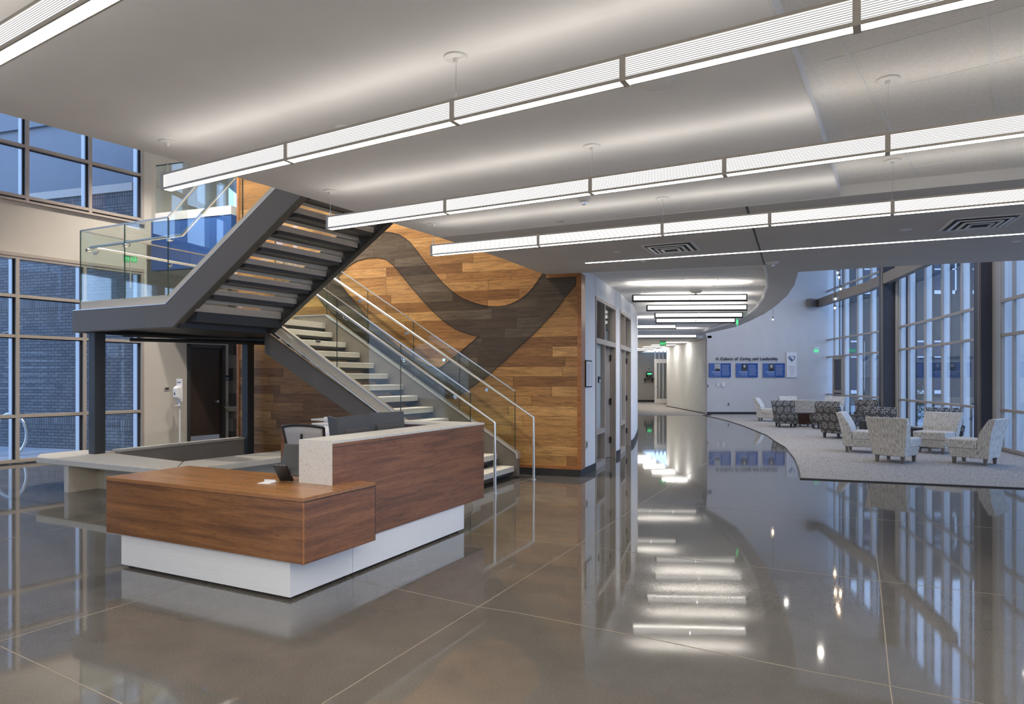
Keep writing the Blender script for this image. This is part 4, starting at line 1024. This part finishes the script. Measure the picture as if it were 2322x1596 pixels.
# diffusers
def vent(label, quad, s=.6):
    P = [at_c(*q) for q in quad]; c = sum(P, Vector())/4; d = (P[1]-P[0]).normalized()
    t = thing('air_diffuser', label, 'air vent', (c.x,c.y,HC), math.atan2(d.y,d.x), 'square air diffusers in the soffit')
    for i, (r, z) in enumerate([(.30,-.006),(.235,-.02),(.165,-.03),(.10,-.036)]):
        mb = MB(); w = .035
        for sx, sy, lx, ly in [(0,-r,r,w/2),(0,r,r,w/2),(-r,0,w/2,r),(r,0,w/2,r)]:
            mb.box(sx-lx, sy-ly, z, sx+lx, sy+ly, z+.008)
        put('louver_ring', mb, M['white'] if i in (0,2) else M['rail'], t, world=False)
    put('backing', MB().box(-.3,-.3,-.005,.3,.3,-.001), M['base'], t, world=False)
vent('square louvered air diffuser near the left start of the slot light', [(1451,558),(1565.6,548),(1591,565.4),(1482.7,575.5)])
vent('square louvered air diffuser at the right edge of the soffit', [(2143,499),(2313.6,486.4),(2299.5,509.3),(2133,524.5)])
# small ceiling discs
def disc(name, label, cat, u, v, r, z=HC, h=.01, mat='white', group=None, head=False):
    p = atz(u, v, z); t = thing(name, label, cat, (p.x,p.y,z), 0, group)
    put('cover', MB().lathe([(r*.7,-h),(r,-h*.4),(r,0)], (0,0,0), 24), M[mat], t, world=False, smooth=True)
    if head: put('head', MB().lathe([(.02,-h-.03),(.025,-h-.01),(.025,-h)], (0,0,0), 14), M['chrome'], t, world=False)
    return t
G = 'round sprinkler covers'
disc('sprinkler_cover', 'round sprinkler cover on the white ceiling before the third pendant', 'sprinkler', 1270, 501, .045, mat='soffit')
disc('sprinkler_cover', 'round sprinkler cover on the soffit left of the slot light start', 'sprinkler', 1399, 571, .045)
disc('sprinkler_cover', 'round sprinkler cover just behind the slot light, left part', 'sprinkler', 1459, 592.5, .045)
disc('sprinkler_cover', 'round sprinkler cover on the soffit left of the right diffuser', 'sprinkler', 2054, 520.5, .06)
disc('sprinkler_cover', 'round sprinkler cover at the right edge under the slot light', 'sprinkler', 2303, 547, .05)
disc('ceiling_speaker', 'round white device on the ceiling under the nearest pendant', 'ceiling speaker', 1490, 186, .10, h=.02)
disc('ceiling_speaker', 'small round device peeking behind the nearest pendant', 'ceiling speaker', 778, 289, .05, h=.02)
disc('ceiling_speaker', 'small round device below the middle pendant', 'ceiling speaker', 1324, 449, .06, h=.03, head=True)
disc('smoke_detector', 'white smoke detector on the soffit by the curved edge', 'smoke detector', 1752, 594, .09, h=.03, head=True)
disc('smoke_detector', 'smoke detector on the corridor ceiling above the first box pendant', 'smoke detector', 1578, 659, .12, z=HK, h=.05, mat='fixture', head=True)
disc('sprinkler_cover', 'round sprinkler cover on the corridor tiles', 'sprinkler', 1600, 617.5, .05, z=HK)
# hall troffers
for i, (u, v) in enumerate([(1530,776),(1504,782),(1483,786.6),(1464,790.7),(1453,794)]):
    p = atz(u, v, HK-.01); t = thing('troffer', 'flat ceiling light panel %s in the far hall' % ['nearest','second nearest','middle','fourth','farthest'][i], 'ceiling light', (p.x,p.y,HK-.012), 0, 'flat light panels in the far hall')
    put('frame', MB().box(-.62,-.32,0,.62,.32,.01), M['white'], t, world=False); put('lens', MB().box(-.58,-.28,-.002,.58,.28,0), M['panel'], t, world=False)
# downlights washing the partition
for i, y in enumerate((29.6, 31.6, 33.9)):
    l = bpy.data.lights.new('downlight', 'SPOT'); l.energy = 28; l.spot_size = R(70); l.spot_blend = .8; l.color = (1,.95,.88); l.shadow_soft_size = .05
    o = bpy.data.objects.new('downlight', l); COL.objects.link(o); o.location = (8.12, y, 3.22); o.rotation_euler = (0, R(10), 0)
# ================================================================== GLOBE PENDANTS
def globe(label, u, v, y, r=.062):
    p = aty(u, v, y); t = thing('globe_pendant', label, 'globe light', tuple(p), 0, 'clear globe pendants in the lounge')
    g_ = put('globe', MB().lathe([(r*math.sin(a), -r*math.cos(a)) for a in [.05+k*(math.pi-.1)/12 for k in range(13)]], (0,0,0), 20), M['glass'], t, world=False, smooth=True)
    put('bulb', MB().lathe([(.018*math.sin(a)+.001, -.022*math.cos(a)) for a in [k*math.pi/8 for k in range(9)]], (0,0,-.005), 12), M['bulb'], t, world=False)
    put('socket', MB().lathe([(.014,.02),(.018,.05),(.02,r+.01)], (0,0,0), 12), M['black'], t, world=False)
    put('cord', MB().tube([(0,0,r),(0,0,7.1-p.z)], .0035, 6), M['black'], t, world=False)
globe('clear globe light highest in the cluster, against the soffit edge', 1899.4, 618, 16.8)
globe('clear globe light second from top of the cluster', 1902.6, 628.5, 15.6)
globe('clear globe light hanging over the curved beam, rightmost of the cluster', 1906, 655, 16.2)
globe('clear globe light at the beam lower edge, left in the cluster', 1894.6, 677, 15.2)
globe('clear globe light lowest in the cluster, under the beam', 1893.2, 698, 16.4)
globe('single clear globe light hanging before the pale lounge wall', 1752.4, 724, 21.5, .065)
# ================================================================== LOUNGE CHAIRS AND TABLES
def make_chair(name, mat):
    t = thing(name, 'x', 'armchair', (0,0,0))
    def ring(z, x0, x1, hw): return [(x0,-hw,z),(x1,-hw,z),(x1,hw,z),(x0,hw,z)]
    put('seat_base', MB().loft([ring(.12,-.30,.26,.27), ring(.285,-.31,.31,.29)]), mat, t, world=False, bevel=.015)
    put('seat_cushion', MB().loft([ring(.288,-.16,.33,.30), ring(.43,-.16,.35,.305), ring(.45,-.14,.33,.29)]), mat, t, world=False, bevel=.015)
    put('backrest', MB().loft([ring(.13,-.335,-.305,.275), ring(.29,-.35,-.165,.295), ring(.44,-.37,-.17,.315), ring(.60,-.40,-.22,.335), ring(.73,-.435,-.30,.35), ring(.82,-.465,-.36,.36), ring(.83,-.46,-.38,.355)]), mat, t, world=False, bevel=.014)
    for x in (-.27, .22):
        for y in (-.22, .22): put('leg', MB().loft([ring2(x,y,0,.022), ring2(x,y,.122,.03)]), M['greydark'] if mat is M['burst'] else M['legs'], t, world=False)
    return t
def ring2(x, y, z, r): return [(x-r,y-r,z),(x+r,y-r,z),(x+r,y+r,z),(x-r,y+r,z)]
M['legs'] = paint('grey_leg', srgb(120,115,108), .5)
used = {}
def chair(kind, u, y, ang, label, sc=1.0):
    name = 'lounge_chair'; loc = ((u-CX)/FPX*y, y, .006); grp = 'lounge chairs'
    if kind not in used:
        t = make_chair(name, M[kind]); used[kind] = t; t.location = loc; t.rotation_euler = (0,0,R(ang)); t['label'] = label
    else: t = dup(used[kind], loc, R(ang), label)
    t['group'] = {'stripe':'pale striped lounge chairs','burst':'dark starburst lounge chairs'}[kind]
    return t
chair('stripe', 1957, 13.9, -36, 'pale striped lounge chair facing right, left of the near group')
chair('stripe', 2032, 12.3, 38, 'pale striped lounge chair with its back to the viewer, nearest')
chair('stripe', 2122, 13.75, 216, 'pale striped lounge chair facing the viewer, between two others')
chair('stripe', 2206, 12.0, 126, 'pale striped lounge chair facing left, rightmost by the glazing')
chair('stripe', 1742, 23.9, -32, 'pale striped lounge chair facing right, leftmost against the pale wall')
chair('stripe', 1794, 26.2, 268, 'pale striped lounge chair mostly hidden behind the leftmost dark chair')
chair('stripe', 1826, 22.3, 66, 'pale striped lounge chair seen from behind above the brown table')
chair('stripe', 1890, 26.0, 235, 'pale striped lounge chair whose top peeks out before the exterior door')
chair('burst', 1781, 21.0, 258, 'dark starburst lounge chair facing the viewer, leftmost of the dark ones')
chair('burst', 1867, 20.3, 228, 'dark starburst lounge chair turned toward the brown table')
chair('burst', 1903, 17.2, 22, 'dark starburst lounge chair seen from behind, beside the dark cube table')
chair('burst', 1944, 19.9, 155, 'dark starburst lounge chair with bluish back before the left glazing')
chair('burst', 1962, 21.9, 235, 'dark starburst lounge chair mostly hidden before the left steel column')
chair('burst', 2000, 16.0, 246, 'dark starburst lounge chair facing the viewer behind the pale near group')
chair('burst', 2147, 15.8, 246, 'dark starburst lounge chair hidden behind the pale front-facing chair')
def table(label, u, y, ang, w, mat):
    t = thing('side_table', label, 'side table', ((u-CX)/FPX*y, y, .006), R(ang))
    put('table_box', MB().box(-w/2,-w/2,.10,w/2,w/2,.42), M[mat], t, world=False, bevel=.004)
    put('table_top', MB().box(-w/2-.004,-w/2-.004,.421,w/2+.004,w/2+.004,.445), M[mat], t, world=False, bevel=.004)
    for x in (-1,1):
        for y_ in (-1,1): put('leg', MB().loft([ring2(x*(w/2-.06),y_*(w/2-.06),0,.022), ring2(x*(w/2-.06),y_*(w/2-.06),.101,.026)]), M['legs'], t, world=False)
    return t
table('brown cube side table between two dark starburst chairs', 1823, 21.2, -4, .5, 'tablewood')
table('dark cube side table right of the starburst chair seen from behind', 1978, 17.2, -12, .5, 'greydark')
table('black cube side table behind the pale near chairs', 2080, 14.9, -14, .75, 'greydark')
mg = thing('magazine', 'magazine lying on the black table behind the pale chairs', 'magazine', ((2085-CX)/FPX*14.95, 14.95, .451), R(20))
put('cover', MB().box(-.14,-.11,0,.14,.11,.008), M['beige'], mg, world=False); put('pages', MB().box(-.135,-.108,.001,.141,.108,.007), M['plastic'], mg, world=False)
# ================================================================== WALL DISPLAY
YW = Y2 - .01
def wp(u, v, o=0): p = aty(u, v, YW); return Vector((p.x, YW-o, p.z))
a = wp(1623, 816); b = wp(1763, 816)
M['letters'] = paint('grey_metal_letters', srgb(95, 98, 108), .4, .3)
hd = thing('wall_lettering', 'raised grey wall lettering above the three blue plaques', 'lettering', (a.x, YW-.03, a.z))
words = 'A Culture of Caring and Leadership'.split(' '); gap = .075; parts_ = []
for wd_ in words:
    q = text('word', wd_, .185, M['letters'], (0,0,0), (R(90),0,0), hd, ext=.02, align='LEFT'); q.matrix_local = Matrix.Rotation(R(90), 4, 'X'); parts_.append(q)
tot = sum(q.data.vertices and max(v.co.x for v in q.data.vertices) for q in parts_) + gap*(len(words)-1); x = 0; k = (b.x-a.x)/tot
for q in parts_:
    w_ = max(v.co.x for v in q.data.vertices); q.matrix_local = Matrix.Translation((x*k,0,0)) @ Matrix.Rotation(R(90), 4, 'X') @ Matrix.Diagonal((k,k,1,1)); x += w_ + gap
def plaque(u0, u1, label, tone):
    p0 = wp(u0, 855.3); p1 = wp(u1, 823.6); W_, H_ = p1.x-p0.x, p1.z-p0.z
    t = thing('plaque', label, 'plaque', (p0.x, YW-.03, p0.z), 0, 'blue portrait plaques')
    put('board', MB().box(0,0,0,W_*.555,.02,H_), M['blue1'], t, world=False); put('text_panel', MB().box(W_*.555,-.002,0,W_,.02,H_), M['blue2'], t, world=False)
    x0, x1 = W_*.26, W_*.52; z0, z1 = H_*.45, H_*.96; cx = (x0+x1)/2
    ph = put('photograph', MB().box(x0,-.004,z0,x1,0,z1), M[tone[0]], t, world=False)
    hz = z0+(z1-z0)*.66; r = (x1-x0)*.22
    put('portrait_face', MB().lathe([(r*math.sin(q)+.0005, -r*1.3*math.cos(q)) for q in [k*math.pi/8 for k in range(9)]], (0,0,0), 16).xf(Matrix.Translation((cx,-.004,hz)) @ Matrix.Diagonal((1,.12,1,1))), M['skinbw'], ph, world=False)
    put('portrait_jacket', MB().prism([(cx-r*2.1,-.0045,z0),(cx+r*2.1,-.0045,z0),(cx+r*1.9,-.0045,z0+(z1-z0)*.24),(cx+r*.5,-.0045,z0+(z1-z0)*.38),(cx,-.0045,z0+(z1-z0)*.2),(cx-r*.5,-.0045,z0+(z1-z0)*.38),(cx-r*1.9,-.0045,z0+(z1-z0)*.24)], (0,-.002,0)), M[tone[1]], ph, world=False)
    mb = MB()
    for k, (l, r_) in enumerate([(.12,.52),(.2,.52),(.18,.52),(.24,.52)]):
        z = H_*(.40-.075*k); mb.box(W_*l,-.004,z-(.008 if k else .018),W_*r_,0,z)
    for k in range(13):
        z = H_*(.88-.06*k); mb.box(W_*.59,-.006,z-.008,W_*(.59+random.choice([.3,.34,.36,.2 if k in (5,9) else .33])),-.002,z)
    put('text_line', mb, M['lightline'], t, world=False)
plaque(1607.2, 1656.8, 'blue plaque with a grey-haired portrait, left of the three', ('skinbw','black'))
plaque(1668.2, 1717.8, 'blue plaque with a dark portrait photo, middle of the three', ('black','darkgrey'))
plaque(1729.2, 1779, 'blue plaque beside the white heart sign, right of the three', ('darkgrey','black'))
p0, p1 = wp(1783, 855.5), wp(1806, 798.6); W_, H_ = p1.x-p0.x, p1.z-p0.z
sg = thing('heart_sign', 'tall white sign with a dark heart emblem beside the plaques', 'sign', (p0.x, YW-.04, p0.z))
put('board', MB().box(0,0,0,W_,.03,H_), M['plastic'], sg, world=False)
def heart(s, cx, cz, y): return [Vector((cx+s*16*math.sin(q)**3/17, y, cz+s*(13*math.cos(q)-5*math.cos(2*q)-2*math.cos(3*q)-math.cos(4*q))/17)) for q in [k*2*math.pi/40 for k in range(40)]]
put('heart_emblem', MB().prism(heart(W_*.36, W_*.5, H_*.75, -.003), (0,-.004,0)), M['navy'], sg, world=False)
put('heart_inside', MB().prism(heart(W_*.27, W_*.5, H_*.752, -.008), (0,-.002,0)), M['plastic'], sg, world=False)
put('heart_stripe', MB().prism([(W_*.26,-.011,H_*.76),(W_*.34,-.011,H_*.79),(W_*.62,-.011,H_*.685),(W_*.5,-.011,H_*.66)], (0,-.002,0)), M['blue'], sg, world=False)
put('hand_mark', MB().prism([(W_*.42,-.011,H_*.77),(W_*.54,-.011,H_*.735),(W_*.58,-.011,H_*.775),(W_*.52,-.011,H_*.76),(W_*.45,-.011,H_*.795)], (0,-.002,0)), M['navy'], sg, world=False)
mb = MB()
for k, wd in enumerate([.66,.56,.54,.44,.28,.32]): z = H_*(.44-.06*k); mb.box(W_*(.5-wd/2),-.004,z-.022,W_*(.5+wd/2),0,z)
put('text_line', mb, M['skinbw'], sg, world=False)
def plate_(label, cat, u0, v0, u1, v1, mat='fixture', name='wall_plate', y=None, o=.012):
    a, b = wp(u0, v1), wp(u1, v0); t = thing(name, label, cat, (a.x, YW-o, a.z))
    put('cover', MB().box(0,0,0,b.x-a.x,o+.008,b.z-a.z), M[mat], t, world=False, bevel=.003)
    put('insert', MB().box((b.x-a.x)*.3,-.002,(b.z-a.z)*.15,(b.x-a.x)*.7,0,(b.z-a.z)*.85), M['base'] if mat != 'plastic' else M['white'], t, world=False)
plate_('grey wall plate left below the first blue plaque', 'wall plate', 1602, 871, 1607, 879)
plate_('small white thermostat below the first blue plaque', 'thermostat', 1625, 868.5, 1630, 875.5, 'plastic', 'thermostat', o=.03)
plate_('larger white wall control right of the thermostat', 'wall control', 1636, 867.5, 1643, 876.5, 'plastic', 'wall_control', o=.04)
plate_('grey power outlet low on the pale lounge wall', 'outlet', 1649.5, 912.5, 1654.5, 919.5, name='power_outlet')
# ---- exit signs
def exit_sign(label, loc, rz, w=.36, flip=False, arm=True):
    t = thing('exit_sign', label, 'exit sign', loc, rz)
    put('panel', MB().box(-w/2,-.004,-w*.3,w/2,.004,w*.3), M['acryl'], t, world=False)
    put('housing', MB().box(-w/2-.01,-.03,w*.3,w/2+.01,.03,w*.3+.05), M['fixture'], t, world=False)
    tx = text('letters', 'EXIT', w*.42, M['green'], (0,-.0055,-w*.15), (R(90),0,0), ext=.001)
    tx.parent = t; tx.matrix_local = Matrix.Translation((0,-.0055,-w*.15)) @ Matrix.Rotation(R(90),4,'X')
    if arm and loc[2] > 2.6: put('hanger', MB().tube([(0,0,w*.3+.05),(0,0,3.29-loc[2])], .012, 8), M['fixture'], t, world=False)
    if flip: tx.matrix_local = Matrix.Translation((0,-.0055,-w*.15)) @ Matrix.Rotation(R(90),4,'X') @ Matrix.Diagonal((-1,1,1,1))
    return t
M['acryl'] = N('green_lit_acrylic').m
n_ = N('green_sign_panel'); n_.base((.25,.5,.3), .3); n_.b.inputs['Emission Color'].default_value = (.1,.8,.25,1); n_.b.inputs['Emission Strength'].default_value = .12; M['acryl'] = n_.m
p = aty(1851, 795, 27.6); exit_sign('green lit exit sign on the wall beside the tall glazing', tuple(p), R(28), .32)
p = aty(1671.5, 730, 17.4); exit_sign('narrow green exit sign hanging behind the corridor pendants', tuple(p), R(62), .36)
p = aty(1503, 779, 30); exit_sign('green exit sign hanging in the far hall', tuple(p), 0, .3)
p = aty(295.5, 587, 12.6); exit_sign('green exit sign reflection in the landing glass, built as a solid mirrored sign', tuple(p), R(20), .24, flip=True)  # stands in for a reflection: a glowing panel with mirrored letters
# ---- small wall things on the left
q = lp(3.05,0,.0)
hs = thing('sanitizer_dispenser', 'white hand sanitizer dispenser on a slim stand beside the brown door', 'hand sanitizer', tuple(Vector(((406-CX)/FPX*13.9, 13.9, 0))), R(-56+34.3))
put('base_plate', MB().lathe([(.15,0),(.15,.012),(.02,.02)], (0,0,0), 24), M['plastic'], hs, world=False)
put('pole', MB().tube([(0,.02,.01),(0,.02,1.1)], .016, 10), M['plastic'], hs, world=False)
put('back_plate', MB().box(-.085,.0,1.06,.085,.02,1.54), M['plastic'], hs, world=False, bevel=.009)
put('dispenser_body', MB().loft([[(-.055,-.06,1.10),(.055,-.06,1.10),(.06,0,1.10),(-.06,0,1.10)],[(-.06,-.11,1.16),(.06,-.11,1.16),(.065,0,1.16),(-.065,0,1.16)],[(-.06,-.11,1.34),(.06,-.11,1.34),(.065,0,1.34),(-.065,0,1.34)],[(-.05,-.07,1.39),(.05,-.07,1.39),(.055,0,1.39),(-.055,0,1.39)]]), M['plastic'], hs, world=False, bevel=.015)
put('logo_mark', MB().prism([(0,-.112,1.27),(-.025,-.112,1.215),(.025,-.112,1.215)], (0,-.002,0)), M['black'], hs, world=False)
put('drip_tray', MB().box(-.04,-.10,.97,.04,0,.985).box(-.04,-.005,.97,.04,0,1.08), M['plastic'], hs, world=False, bevel=.003)
put('text_strip', MB().box(-.05,-.002,1.46,.05,0,1.475), M['base'], hs, world=False)
q = lp(2.97,1.33,.062); pl = thing('wall_plate', 'small square wall plate left of the hand sanitizer', 'wall plate', tuple(q), math.atan2(LD.y, LD.x))
put('cover', MB().box(-.06,-.01,-.04,.06,.008,.04), M['fixture'], pl, world=False); put('insert', MB().box(-.04,-.012,-.02,.04,-.01,.02), M['base'], pl, world=False)
q = lp(4.375,1.56,.062); pl = thing('room_sign', 'dark navy room sign right of the brown door', 'sign', tuple(q), math.atan2(LD.y, LD.x))
put('board', MB().box(-.10,-.012,-.06,.10,.0,.06), M['navy'], pl, world=False); put('lettering', MB().box(-.08,-.014,.01,.03,-.012,.02).box(-.08,-.014,-.015,.05,-.012,-.005).box(-.08,-.014,-.04,.04,-.012,-.03), M['plastic'], pl, world=False)
df = thing('drinking_fountain', 'steel drinking fountain mounted in the grey tiled niche', 'drinking fountain', tuple(aty(527,933,15.35)), 0)
put('basin', MB().loft([[(-.13,-.02,0),(.13,-.02,0),(.13,.25,-.04),(-.13,.25,-.04)],[(-.16,-.1,.12),(.16,-.1,.12),(.16,.25,.12),(-.16,.25,.12)]]), M['chrome'], df, world=False, bevel=.01)
put('spout', MB().tube([(-.1,.02,.12),(-.1,.0,.2),(-.04,-.02,.2)], .018, 8), M['chrome'], df, world=False)
# directory sign and card reader by the first corridor doors
def curved_at(u):
    for a, b in zip(CWP, CWP[1:]):
        if uof(a) <= u <= uof(b): k = (u-uof(a))/(uof(b)-uof(a)+1e-9); q = a.lerp(b, k); d = (b-a).normalized(); return q, d
    return CWP[0], (CWP[1]-CWP[0]).normalized()
q, d = curved_at(1332.5); n = Vector((d.y,-d.x,0)); z0 = EYE + (HZ-878)/FPX*q.y; z1 = EYE + (HZ-817)/FPX*q.y
dsg = thing('directory_sign', 'narrow black-framed directory sign on the white curved wall', 'sign', (q.x+n.x*.004,q.y+n.y*.004,z0), math.atan2(d.y,d.x))
w2 = .17
put('frame', MB().box(-w2,-.02,0,w2,0,z1-z0), M['black'], dsg, world=False); put('panel', MB().box(-w2+.02,-.022,.02,w2-.02,-.018,z1-z0-.02), M['plastic'], dsg, world=False)
mb = MB()
for k in range(14): mb.box(-.10,-.024,.05+k*.024,.04,-.022,.058+k*.024)
put('text_line', mb, M['skinbw'], dsg, world=False)
q, d = curved_at(1329.5); z0 = EYE + (HZ-1016)/FPX*q.y
ol = thing('power_outlet', 'grey power outlet low on the white curved wall by the walnut corner', 'outlet', (q.x+n.x*.003,q.y+n.y*.003,z0), math.atan2(d.y,d.x))
put('cover', MB().box(-.035,-.01,0,.035,0,.115), M['fixture'], ol, world=False); put('insert', MB().box(-.018,-.012,.02,.018,-.01,.095), M['base'], ol, world=False)
q, d = curved_at(1355); z0 = EYE + (HZ-868)/FPX*q.y
kr = thing('keypad', 'small dark door keypad on the frosted sidelight', 'keypad', (q.x+d.y*.015,q.y-d.x*.015,z0), math.atan2(d.y,d.x))
put('body', MB().box(-.06,-.025,0,.06,.0,.11), M['navy'], kr, world=False, bevel=.004); put('label_card', MB().box(-.045,-.028,.01,.045,-.025,.055), M['plastic'], kr, world=False)
# AED cabinet in the hall
ae = thing('defibrillator', 'black and green defibrillator case on a shelf in the far hall', 'defibrillator', tuple(aty(1471.5,855,43.3)))
put('case', MB().box(-.17,-.12,0,.17,.1,.34), M['black'], ae, world=False, bevel=.02); put('green_label', MB().box(-.13,-.125,.17,.15,-.12,.27), M['green'], ae, world=False); put('text_strip', MB().box(-.1,-.125,.06,.1,-.12,.1), M['skinbw'], ae, world=False)
sh = thing('wall_shelf', 'dark shelf under the defibrillator in the far hall', 'shelf', tuple(aty(1472,859,43.3)))
put('board', MB().box(-.3,-.16,0,.3,.27,.03), M['black'], sh, world=False); put('bracket', MB().prism([(-.25,.27,0),(-.25,-.1,0),(-.25,.27,-.25)], (.03,0,0)).prism([(.22,.27,0),(.22,-.1,0),(.22,.27,-.25)], (.03,0,0)), M['greydark'], sh, world=False)
ps = thing('wall_notice', 'white safety notice above the defibrillator', 'notice', tuple(aty(1471.5,840,43.56)))
put('board', MB().box(-.13,0,0,.13,.02,.2), M['plastic'], ps, world=False); put('pictogram', MB().box(-.07,-.004,.05,-.02,0,.16).box(.03,-.004,.04,.07,0,.17), M['black'], ps, world=False)
# exterior door in the left curtain bay
s = s_of_u(1904); p, d, nn = cwat(s); nn = nn*OUT
xd = thing('door_7', None, None, tuple(p), kind='structure')
a_ = cwat(s_of_u(1893.5))[0]; b_ = cwat(s_of_u(1913.5))[0]; dd = (b_-a_).normalized(); Ld = (b_-a_).length
mb = MB(); o = -nn*.03
for x in (0, 1): q = a_.lerp(b_, x)+o; mb.bar(q, q+Z*2.43, .1, .14, up=dd)
mb.bar(a_+o+Z*2.38, b_+o+Z*2.38, .1, .1); mb.bar(a_+o+Z*1.02, b_+o+Z*1.02, .1, .1); mb.bar(a_+o+Z*.12, b_+o+Z*.12, .1, .22)
put('door_frame', mb, M['frame'], xd)
q = (a_+b_)/2+o; put('door_leaf', MB().bar(q+Z*.2, q+Z*2.35, .04, Ld-.2, up=dd), M['curtaincol'], xd)
